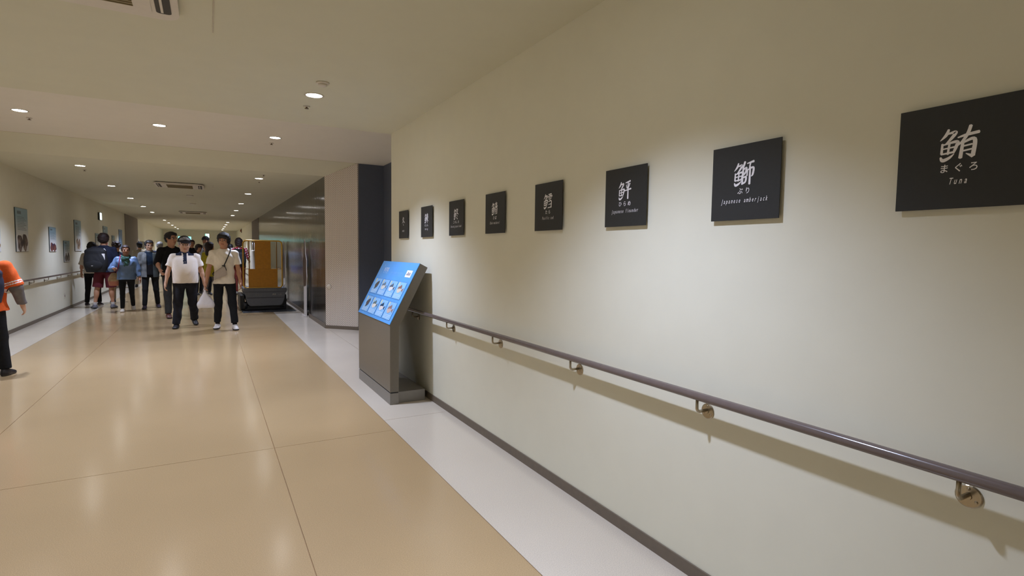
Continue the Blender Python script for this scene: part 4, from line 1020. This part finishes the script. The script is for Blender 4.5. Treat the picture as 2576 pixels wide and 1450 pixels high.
def backpack(name, loc, rz, w, d_, h, m, label, lean=0.0, patch=None):
    t = empty(name, loc, rz); tag(t, label, 'backpack')
    F = Field((-w/2-0.1, -0.08, -0.05), (w/2+0.1, d_+0.14, h+0.08), 0.009)
    F.loft([(0.0, 0, d_*0.5, w*0.44, d_*0.46), (h*0.25, 0, d_*0.56, w*0.52, d_*0.56), (h*0.7, 0, d_*0.5, w*0.50, d_*0.50), (h*0.95, 0, d_*0.42, w*0.36, d_*0.36), (h, 0, d_*0.4, w*0.2, d_*0.2)], 0.02)
    F.folds(0.0018, 4.0)
    field_obj('bag_body', F, m, t)
    F = Field((-w/2-0.1, d_-0.04, 0), (w/2+0.1, d_+0.18, h), 0.009); F.ell((0, d_*0.98, h*0.30), (w*0.40, 0.05, h*0.22), None, 0.01); field_obj('front_pocket', F, m, t)
    for sx in (-1, 1):
        tube_obj('strap', [(sx*w*0.24, 0.02, h*0.9), (sx*w*0.27, -0.05, h*0.99), (sx*w*0.29, -0.15, h*1.0), (sx*w*0.30, -0.215, h*0.90), (sx*w*0.32, -0.225, h*0.65), (sx*w*0.40, -0.14, h*0.38), (sx*w*0.42, 0.0, h*0.22)], 0.015, m, t, 8)
    return t
def belt_path(pts, r, m, parent, name): return tube_obj(name, pts, r, m, parent, 8)
WHT = mat('white_sole', (214, 208, 202), 0.6); BLKS = mat('black_sole', (26, 24, 24), 0.6)
def person(label, x, y, rz, f, skin, vs, hair_style=None, hair_m=None, face=True, bare=False):
    t = empty('person', (x, y, 0), rz*D2R); tag(t, label, 'person', 'visitors in the corridor')
    F, b = body(f, t, skin, vs, face, bare)
    if hair_style: hair(f, t, hair_style, hair_m or HAIRM, min(vs, 0.009))
    return t
def shoes(f, t, m, sole, vs):
    for sd in (-1, 1): shoe(f, t, sd, m, sole, vs)
def socks(f, t, m, up=0.16):
    k = f.k
    for sd in (-1, 1):
        j = f.J[sd]; F = Field(j['ankle']-0.12, j['ankle']+0.18, 0.008); F.cone(j['ankle']+j['R']@np.array([0, 0, -0.03]), j['ankle']+(j['knee']-j['ankle'])*up, 0.038*k, 0.037*k, 0.01, c1=True); field_obj('sock', F, m, t)
def collar(f, t, m, vs, r=0.062, h=0.02):
    k = f.k; c = np.array([0, f.cy(1.46)+0.006, 1.462+f.dz])*k
    bm = bmesh.new(); n = 28
    lathe(bm, [(r, -h), (r+0.004, 0.0), (r-0.004, h), (r-0.012, h-0.004), (r-0.010, -h)], n)
    bmesh.ops.scale(bm, vec=(k, k*1.02, k), verts=bm.verts)
    for v in bm.verts: v.co.z += -0.42*min(0, 0)*v.co.y
    bmesh.ops.rotate(bm, cent=(0, 0, 0), matrix=Matrix.Rotation(0.30, 3, 'X'), verts=bm.verts)
    bmesh.ops.translate(bm, vec=tuple(c), verts=bm.verts)
    return bm_obj('collar', bm, m, t, True)
def glasses(f, t):
    bm = bmesh.new()
    for sd in (-1, 1):
        tube(bm, [tuple(f.H(sd*0.031+0.024*math.cos(a*math.pi/8), -0.098, 0.002+0.018*math.sin(a*math.pi/8))) for a in range(16)], 0.0022, 6, closed=True)
        tube(bm, [tuple(f.H(sd*0.055, -0.096, 0.006)), tuple(f.H(sd*0.078, -0.03, 0.008)), tuple(f.H(sd*0.078, 0.03, 0.0))], 0.0022, 6)
    tube(bm, [tuple(f.H(-0.008, -0.099, 0.006)), tuple(f.H(0.008, -0.099, 0.006))], 0.0022, 6)
    bm_obj('glasses', bm, DARK, t, True)
TRB = cloth('black_trouser_cloth', (30, 31, 34), 0.12); NAVYC = cloth('navy_cloth', (34, 39, 58), 0.10); BLKC = cloth('black_cloth', (28, 27, 30), 0.12)
SHB = mat('black_shoe', (34, 30, 32), 0.45, var=0.1)
BAGB = mat('black_bag_nylon', (30, 31, 36), 0.8, var=0.15, scale=40); BAGN = mat('navy_bag_nylon', (34, 40, 62), 0.75, var=0.15, scale=40)
def arm_pt(f, sd, t_): j = f.J[sd]; return j['elbow']+(j['wrist']-j['elbow'])*t_

# the young man in the white tee, walking towards the camera
f = Fig(1.685, [(-8, 4, 2.5, 12), (12, 10, 4.5, 8)], [(4, 13, 10, 3), (0, 10, 12, 4)], head=(-14, 0), sh=0.99)
t = person('young man in plain white tee and black trousers, walking with crossbody bag', 0.225, 10.60, -1, f, SKIN_T['b'], 0.0072, 'mop', HAIRM)
shirt(f, t, 'tee_shirt', cloth('white_tee', (238, 230, 214), 0.03), 0.0072, hem=0.83, sleeve=0.70, flare=0.012, neck=0.070, sr=1.12, fold=0.0046, seed=0.7)
trousers(f, t, TRB, 0.0075, hem=0.10, wide=1.08, fold=0.004)
shoes(f, t, mat('white_trainer', (222, 214, 206), 0.5, var=0.1, scale=20), mat('dark_sole', (60, 56, 56), 0.6), 0.0075)
P1 = f
socks(f, t, cloth('black_sock', (34, 32, 34)), 0.2)
B = empty('crossbody_bag', (0.225, 10.60, 0), -1*D2R); tag(B, 'pale grey flat crossbody bag on black strap over the white tee', 'bag')
k = f.k; dz = f.dz; q = lambda x, y, z: (x*k, y*k, (z+dz)*k)
bm = bmesh.new(); prism(bm, [(-0.17, 0.90), (0.045, 0.985), (0.035, 1.115), (-0.005, 1.155), (-0.155, 1.04)], -0.168, -0.128, 'y')
bmesh.ops.bevel(bm, geom=list(bm.edges), offset=0.012, segments=2, affect='EDGES'); bmesh.ops.scale(bm, vec=(k, k, k), verts=bm.verts); bmesh.ops.translate(bm, vec=(0, 0, dz*k), verts=bm.verts)
bm_obj('pouch', bm, cloth('pale_grey_nylon', (186, 176, 166), 0.05), B, False)
tube_obj('strap', [q(-0.005, -0.150, 1.15), q(0.03, -0.150, 1.23), q(0.075, -0.132, 1.34), q(0.105, -0.085, 1.42), q(0.112, 0.0, 1.475), q(0.10, 0.085, 1.43), q(0.03, 0.14, 1.28), q(-0.12, 0.13, 1.08), q(-0.185, 0.02, 1.0), q(-0.16, -0.12, 0.98)], 0.0085, DARK, B, 8)
tube_obj('strap_end', [q(-0.005, -0.170, 1.155), q(0.02, -0.175, 1.12), q(0.035, -0.172, 1.07)], 0.006, DARK, B, 6); tube_obj('strap_knot', [q(-0.035, -0.172, 1.155), q(0.02, -0.172, 1.150)], 0.010, DARK, B, 8)
# carrier bag hanging from his hand
w = f.J[-1]['wrist']; d3 = f.J[-1]['fd']; hp = w+d3*0.125*f.k
R1 = rotz(-1*D2R); wp = R1@hp+np.array([0.225, 10.60, 0])
PB = empty('carrier_bag', tuple(wp)); tag(PB, 'white plastic carrier bag hanging from the young man in white', 'bag')
F = Field((-0.2, -0.14, -0.36), (0.2, 0.14, 0.06), 0.007)
F.loft([(-0.315, 0.015, 0, 0.115, 0.06), (-0.27, 0.015, 0, 0.130, 0.075), (-0.19, 0.010, 0, 0.108, 0.065), (-0.10, 0.0, 0, 0.050, 0.038), (-0.045, 0.0, 0, 0.020, 0.022), (-0.005, 0, 0, 0.012, 0.016)], 0.01); F.folds(0.004, 1.0, 22)
field_obj('sack', F, mat('white_polythene', (226, 224, 228), 0.4, var=0.03), PB)
for sx in (-1, 1): tube_obj('handle', [(sx*0.012, 0, -0.03), (sx*0.018, 0.004, 0.0), (sx*0.006, 0.006, 0.028), (0, 0.006, 0.032)], 0.006, mat('white_polythene', (226, 224, 228), 0.4), PB, 6)

# the heavy man in the cap and white polo
f = Fig(1.60, [(14, 14, 5.5, 12), (-6, 26, 4, 10, 14)], [(6, 17, 14, 7), (-6, 17, 14, 8)], head=(6, 4), girth=1.24, sh=1.08, hs=1.26)
t = person('stout man in dark cap and white polo with navy collar, navy trousers', -0.375, 11.15, 3, f, SKIN_T['a'], 0.0074, 'short', HAIRG)
PW = cloth('white_polo', (242, 232, 222), 0.03); PN = cloth('polo_navy', (42, 48, 68), 0.06)
k = f.k
def polo(C):
    z = C[:, 2]/k-f.dz; x = np.abs(C[:, 0])/k; y = C[:, 1]/k; o = np.zeros(len(C), int)
    o[(z > 1.395-0.10*np.maximum(0, x-0.07)*0) & (x > 0.052) & (x < 0.150) & (z > 1.375+0.12*(0.15-x))] = 1
    o[(x < 0.030) & (z > 1.24) & (y < 0)] = 1
    return o
shirt(f, t, 'polo_shirt', [PW, PN], 0.0074, hem=0.87, sleeve=0.66, belly=0.085, neck=0.074, fold=0.0050, seed=2.1, matfn=polo, sr=1.12)
trousers(f, t, cloth('dark_navy_trouser', (38, 39, 46), 0.10), 0.0076, hem=0.0, belly=0.07, wide=1.22, taper=1.05, fold=0.006)
collar(f, t, PN, 0.008, 0.074, 0.022)
bm = bmesh.new(); bx(bm, (-0.006, -0.182, 1.268), (0.006, -0.176, 1.280)); bmesh.ops.scale(bm, vec=(k, k, k), verts=bm.verts); bmesh.ops.translate(bm, vec=(0, -0.012, f.dz*k), verts=bm.verts); bm_obj('button', bm, WHITEP, t)
cap(f, t, cloth('charcoal_cap', (40, 35, 34), 0.08), 0.0075)
shoes(f, t, SHB, BLKS, 0.0076)

# the man in black looking aside
f = Fig(1.745, [(16, 6, 1.5, 4), (-12, 22, 2.5, 0, 18)], [(22, 16, 34, 18), (-6, 12, 14, 4)], head=(38, 2), sh=1.03, lean=2)
t = person('tall man in black shirt and dark grey trousers behind the stout man', -0.67, 12.95, 14, f, SKIN_T['b'], 0.0085, 'short', HAIRM)
shirt(f, t, 'black_shirt', BLKC, 0.0085, hem=0.84, sleeve=1.0, fore=0.10, neck=0.066, vneck=0.06, fold=0.003, seed=3.3, flare=0.01, loose=1.06, sr=1.08)
trousers(f, t, cloth('dark_grey_trouser', (58, 58, 58), 0.12), 0.0085, hem=0.02, wide=1.12, fold=0.003)
for sd, c in ((-1, 'x'), (1, 'y')): shoe(f, t, sd, mat('brown_shoe', (96, 52, 44), 0.5, var=0.15), BLKS, 0.0085)
j = f.J[-1]; tube_obj('wristband', [tuple(arm_pt(f, -1, 0.88)+np.array([0.030*math.cos(a*math.pi/6), 0.030*math.sin(a*math.pi/6), 0.0])) for a in range(12)], 0.005, DARK, t, 6, closed=True)

# the man with glasses in a denim jacket
f = Fig(1.585, [(10, 6, 3, 10), (-4, 16, 5, 10, 6)], [(2, 12, 12, 4), (0, 12, 10, 4)], head=(12, 6))
t = person('man with glasses in open faded denim jacket over a dark tee', -1.20, 14.95, 6, f, SKIN_T['a'], 0.0088, 'short', mat('dark_grey_hair', (62, 58, 58), 0.45, var=0.3, scale=60))
TEE = cloth('dark_blue_tee', (26, 40, 58), 0.4, 14); DEN = cloth('faded_denim', (112, 114, 114), 0.3, 14); DENV = cloth('grey_denim', (70, 76, 76), 0.2, 14)
k = f.k
shirt(f, t, 'dark_tee', [BLKC, TEE], 0.0088, hem=0.86, sleeve=0.3, neck=0.062, fold=0.002, loose=0.98, matfn=lambda C: (C[:, 2]/k-f.dz > 1.12+0.01*np.sin(60*C[:, 0])).astype(int))
F, o = shirt(f, t, 'tmp', DEN, 0.0088, hem=0.80, sleeve=1.0, fore=0.55, neck=0.075, loose=1.10, fold=0.003, seed=5.0, flare=0.02, sr=1.06)
bpy.data.objects.remove(o)
x, y, z = F.ax; X, Y_ = x[:, None, None]/k, y[None, :, None]/k; Zz = z[None, None, :]/k-f.dz
op = np.minimum(0.066-np.abs(X-0.0)-0.02*np.maximum(0, Zz-1.2), -Y_+0.02*0)*k
F.D = np.maximum(F.D, (op+0*Zz).astype(np.float32))
field_obj('denim_jacket', F, [DEN, DENV], t, lambda C: ((C[:, 0]/k > 0.0) & (C[:, 2]/k-f.dz < 1.40)).astype(int))
collar(f, t, DEN, 0.009, 0.078, 0.026)
trousers(f, t, TRB, 0.009, hem=0.02, wide=0.98)
shoes(f, t, mat('dark_plum_shoe', (52, 40, 52), 0.5), BLKS, 0.009)
glasses(f, t)

# the woman in the blue jacket
f = Fig(1.455, [(8, 8, 1.0, 6), (-8, 20, 2.0, 4, 10)], [(12, 26, 80, 40), (6, 14, 14, 4)], head=(8, 0), girth=1.06)
t = person('woman in shiny blue jacket with green scarf and black trousers', -1.585, 14.40, 4, f, SKIN_T['c'], 0.0085, 'tied', HAIRB)
BLU = mat('shiny_blue_jacket', (102, 128, 166), 0.42, var=0.22, scale=9, bump=0.1)
shirt(f, t, 'jacket', BLU, 0.0085, hem=0.84, sleeve=1.0, fore=0.78, neck=0.07, loose=1.22, fold=0.005, seed=1.9, sr=1.2)
k = f.k; F = Field((-0.2*k, -0.26*k, (1.12+f.dz)*k), (0.2*k, 0.16*k, (1.52+f.dz)*k), 0.008)
for a in range(14):
    a0, a1 = a*2*math.pi/14, (a+1)*2*math.pi/14; c = lambda a_: np.array([0.082*math.cos(a_), 0.006+0.080*math.sin(a_), 1.435+f.dz+0.025*math.sin(a_)])*k
    F.cone(c(a0), c(a1), 0.030*k, 0.030*k, 0.02*k)
rs = random.Random(5)
for _ in range(34):
    u, v = rs.uniform(-1, 1), rs.random(); F.ell(np.array([u*(0.085-0.04*v), -0.125-0.02*(1-u*u), 1.41-0.19*v+f.dz])*k, (rs.uniform(0.018, 0.030)*k, 0.03*k, rs.uniform(0.03, 0.055)*k), None, 0.012*k)
F.folds(0.004, 6.0, 50); field_obj('scarf', F, cloth('green_scarf', (64, 96, 88), 0.30, 26), t)
trousers(f, t, TRB, 0.0088, hem=0.03, wide=0.90)
shoes(f, t, mat('cream_shoe', (196, 184, 168), 0.5), WHT, 0.0085)
# her shoulder bag
wq = f.J[-1]['wrist']; HB = empty('shoulder_bag', (-1.585, 14.40, 0), 4*D2R); tag(HB, 'tan and pink shoulder bag at the hip of the woman in blue', 'bag')
c = np.array([-0.255, 0.02, 0.0])*k; zc = (0.86+f.dz)*k
F = Field((c[0]-0.2, -0.16, zc-0.2), (c[0]+0.2, 0.2, zc+0.24), 0.008)
F.loft([(zc-0.15, c[0], 0.02, 0.10, 0.055), (zc-0.06, c[0], 0.02, 0.118, 0.07), (zc+0.07, c[0]+0.01, 0.02, 0.10, 0.055), (zc+0.13, c[0]+0.02, 0.02, 0.07, 0.03)], 0.01); F.folds(0.002, 2.0)
field_obj('pouch', F, [cloth('tan_bag', (176, 150, 118), 0.2, 20), cloth('pink_bag', (184, 124, 106), 0.1)], HB, lambda C: (C[:, 2] < zc-0.055).astype(int))
tube_obj('strap', [(c[0]+0.03, 0.02, zc+0.12), (-0.17*k, -0.135*k, (1.13+f.dz)*k), (-0.145*k, -0.145*k, (1.25+f.dz)*k), (-0.125*k, -0.10*k, (1.38+f.dz)*k), (-0.115*k, 0.0, (1.475+f.dz)*k), (-0.13*k, 0.13*k, (1.30+f.dz)*k), (c[0]+0.05, 0.07, zc+0.12)], 0.009, cloth('red_strap', (140, 50, 70), 0.1), HB, 8)

# the tall backpacker seen from behind
f = Fig(1.72, [(4, 4, 3, 4), (-4, 2, 7, 38)], [(6, 10, 20, 4), (10, 13, 30, 8)], head=(8, 2), sh=1.06, girth=1.06)
t = person('tall backpacker in navy tee and maroon shorts, seen from behind', -2.09, 15.30, 168, f, SKIN_T['b'], 0.0085, 'mop', HAIRB, bare=True)
socks(f, t, cloth('white_sock', (196, 192, 190)))
k = f.k
shirt(f, t, 'navy_tee', NAVYC, 0.0085, hem=0.84, sleeve=0.78, fold=0.003, seed=4.1, sr=1.12, flare=0.012)
trousers(f, t, cloth('maroon_shorts', (98, 40, 48), 0.10), 0.0088, shorts=True, wide=1.22, name='shorts')
shoes(f, t, mat('grey_trainer', (112, 112, 122), 0.5, var=0.3, scale=20), BLKS, 0.0085)
V, F_ = [], []
for P in ([(-0.035, 0.065), (-0.012, 0.085), (0.0, 0.085), (0.024, 0.05), (0.034, 0.0), (-0.04, 0.0)], [(-0.018, -0.012), (0.034, -0.012), (0.012, -0.10)]):
    o_ = len(V); V.extend(P); F_.append(tuple(range(o_, o_+len(P))))
mesh_obj('back_print', [(-0.065-u*0.9, 0.1420+0.0*v, (1.30+f.dz)*k+v) for u, v in V], F_, WHITEP, t)
BK = backpack('backpack', (-2.20, 15.32, 0.84), 168*D2R, 0.42, 0.24, 0.56, BAGB, 'large black backpack on the tall visitor in navy tee')
box('white_tag', (-0.20, 0.205, 0.28), (-0.12, 0.213, 0.42), WHITEP, BK)
box('badge', (0.0, 0.292, 0.14), (0.03, 0.297, 0.15), WHITEP, BK)

# the bob-haired girl beside him
f = Fig(1.525, [(2, 2, 3, 6), (-2, 4, 3, 8)], [(24, 16, 40, 10), (6, 14, 20, 4)], head=(14, 4), girth=1.12)
t = person('bob-haired woman in white tee and black trousers, seen from behind', -2.44, 16.15, 172, f, SKIN_T['b'], 0.009, 'bob', HAIRM, face=False)
shirt(f, t, 'pale_tee', cloth('cream_tee', (200, 190, 174), 0.04), 0.009, hem=0.88, sleeve=0.92, loose=1.08, sr=1.15, fold=0.003)
trousers(f, t, BLKC, 0.009, hem=0.03, wide=1.0); shoes(f, t, mat('dark_plum_shoe', (52, 40, 52), 0.5), WHT, 0.009)
k = f.k; tube_obj('shoulder_strap', [tuple(np.array(p)*k+np.array([0, 0, f.dz*k])) for p in ((0.12, -0.11, 1.36), (0.105, 0.0, 1.475), (0.07, 0.125, 1.38), (-0.02, 0.145, 1.22), (-0.13, 0.12, 1.05))], 0.012, DARK, t, 8)
# navy-dressed visitor further on
f = Fig(1.545, [(4, 2, 3, 6), (-4, 6, 3, 8)], [(6, 12, 18, 4), (6, 12, 18, 4)], head=(-30, 2), girth=1.08)
t = person('visitor in dark navy top and beige trousers behind the tall backpacker', -2.06, 17.0, 200, f, SKIN_T['b'], 0.0115, 'curly', HAIRB, face=False)
shirt(f, t, 'navy_top', cloth('dark_navy_top', (30, 32, 48), 0.1), 0.0115, hem=0.84, sleeve=1.0, fore=0.7, loose=1.08)
trousers(f, t, cloth('beige_trouser', (150, 132, 112), 0.06), 0.0115, hem=0.02, wide=1.05); shoes(f, t, mat('blue_shoe', (52, 56, 76), 0.5), BLKS, 0.0115)

# orange jersey visitor at the left picture edge, walking away
f = Fig(1.50, [(4, 4, 5, 10), (-14, 6, 2, 4)], [(2, 20, 20, 14), (-4, 12, 14, 4)], head=(0, 24), girth=1.14, lean=5, sh=1.1)
t = person('person in orange jersey over grey sleeves, cut off by the left picture edge', -2.085, 7.68, 176, f, SKIN_T['a'], 0.0075, 'short', HAIRM, face=False)
k = f.k
shirt(f, t, 'undershirt', cloth('grey_sleeve', (112, 108, 108), 0.12, 20), 0.0075, hem=0.88, sleeve=1.0, fore=0.92, loose=0.98, sr=1.12, fold=0.004, seed=1.2)
ORA = cloth('orange_jersey', (232, 104, 50), 0.08)
def strp(C):
    o = np.zeros(len(C), int)
    for sd in (-1, 1):
        a = f.J[sd]['sh']; b = f.J[sd]['elbow']; u = (b-a)/np.linalg.norm(b-a); L = np.linalg.norm(b-a); s_ = ((C-a)@u)/L; far = np.abs(C[:, 0]) > 0.16*k
        o[far & (s_ > 0.70) & (s_ < 0.745)] = 1; o[far & (s_ > 0.79) & (s_ < 0.83)] = 1
    return o
shirt(f, t, 'jersey', [ORA, WHITEP], 0.0075, hem=0.82, sleeve=0.94, loose=1.10, sr=1.32, fold=0.004, seed=2.6, flare=0.012, matfn=strp)
trousers(f, t, TRB, 0.0075, hem=0.01, wide=1.15); shoes(f, t, SHB, mat('dark_sole', (60, 56, 56), 0.6), 0.0075)
backpack('backpack', (-2.055, 7.67, 0.80), 176*D2R, 0.31, 0.18, 0.38, BAGN, 'navy backpack on the orange jersey at the left picture edge')

# background visitors
def far_person(label, x, y, rz, h, skin, hs, hm, top, bot, sho, vs=0.013, sleeve=0.75, fore=0.0, hat=None, girth=1.0, head=(0, 0), face=True, hem=0.85, legs=((6, 4, 3, 6), (-6, 12, 3, 6, 6)), arms=((6, 12, 16, 4), (4, 12, 16, 4)), matfn=None):
    f = Fig(h, list(legs), list(arms), head=head, girth=girth)
    t = person(label, x, y, rz, f, skin, vs, hs, hm, face)
    shirt(f, t, 'top', top, vs, hem=hem, sleeve=sleeve, fore=fore, loose=1.05, fold=0.002, sr=1.1, matfn=(matfn(f) if matfn else None)); trousers(f, t, bot, vs, hem=0.02); shoes(f, t, sho, BLKS, vs)
    if hat: cap(f, t, hat, min(vs, 0.011))
    return f, t
far_person('person in yellow-green top with long dark hair behind the white tee', 0.03, 16.62, 150, 1.585, SKIN_T['b'], 'long', HAIRB, cloth('yellow_green_top', (172, 158, 44), 0.08), cloth('grey_print_trouser', (120, 116, 112), 0.3, 30), SHB, 0.0115, 1.0, 0.8, girth=1.05, hem=0.72, face=False, head=(-40, 0))
far_person('taller visitor in a dark cap beyond the yellow-green top', -0.10, 20.5, 40, 1.80, SKIN_T['c'], 'short', HAIRM, cloth('grey_stripe_shirt', (140, 136, 132), 0.25, 40), TRB, SHB, 0.013, hat=cloth('charcoal_cap', (40, 35, 34)), head=(-60, 0))
far_person('dark-haired visitor just right of the stout man in the cap', -0.52, 22.0, 10, 1.70, SKIN_T['c'], 'short', HAIRB, BLKC, TRB, SHB)
far_person('shorter dark-haired visitor between the stout man and the white tee', -0.27, 19.0, 30, 1.53, SKIN_T['b'], 'mop', HAIRB, cloth('maroon_top', (84, 52, 52)), TRB, SHB)
far_person('grey-haired visitor in a striped shirt beyond the stout man', -0.07, 18.6, 20, 1.57, SKIN_T['b'], 'short', HAIRG, cloth('striped_grey_top', (150, 146, 142), 0.35, 60), TRB, SHB)
far_person('grey-haired visitor mostly hidden behind the man in black', -1.36, 20.5, 175, 1.60, SKIN_T['b'], 'short', HAIRG, NAVYC, TRB, SHB, face=False)
far_person('visitor in a dark cap and khaki top left of the denim jacket', -2.16, 23.4, 185, 1.60, SKIN_T['b'], 'short', HAIRM, cloth('khaki_top', (150, 140, 122), 0.2, 20), cloth('khaki_trouser', (176, 160, 136), 0.06), SHB, hat=BLKC, face=False)
RED = mat('red_print', (176, 36, 56), 0.7, var=0.1)
def redm(f):
    def g(C):
        x = C[:, 0]/f.k; z = C[:, 2]/f.k-f.dz; n = np.sin(70*x+20*z)*np.sin(60*z-30*x+2); return np.where((np.abs(x) > 0.15) | (z > 1.40), np.where(n > 0.25, 2, 1), 0)
    return g
f, t = far_person('visitor in black top with red and white sleeves behind the lift frame', 0.80, 18.5, 190, 1.75, SKIN_T['a'], 'bob', HAIRB, [BLKC, RED, WHITEP], cloth('red_brown_trouser', (110, 48, 40), 0.25, 20), mat('grey_shoe', (140, 132, 124), 0.5), 0.0115, 0.95, girth=1.08, face=False, arms=((20, 20, 46, 0), (4, 14, 16, 4)), matfn=redm)
backpack('backpack', (0.79, 18.5, 0.86), 190*D2R, 0.34, 0.2, 0.46, BAGB, 'black backpack on the visitor with red and white sleeves')
far_person('visitor in pale blue top left of the red and white sleeves', 0.66, 21.5, 170, 1.58, SKIN_T['b'], 'short', HAIRM, cloth('pale_blue_top', (168, 190, 214), 0.08), TRB, SHB, face=False)
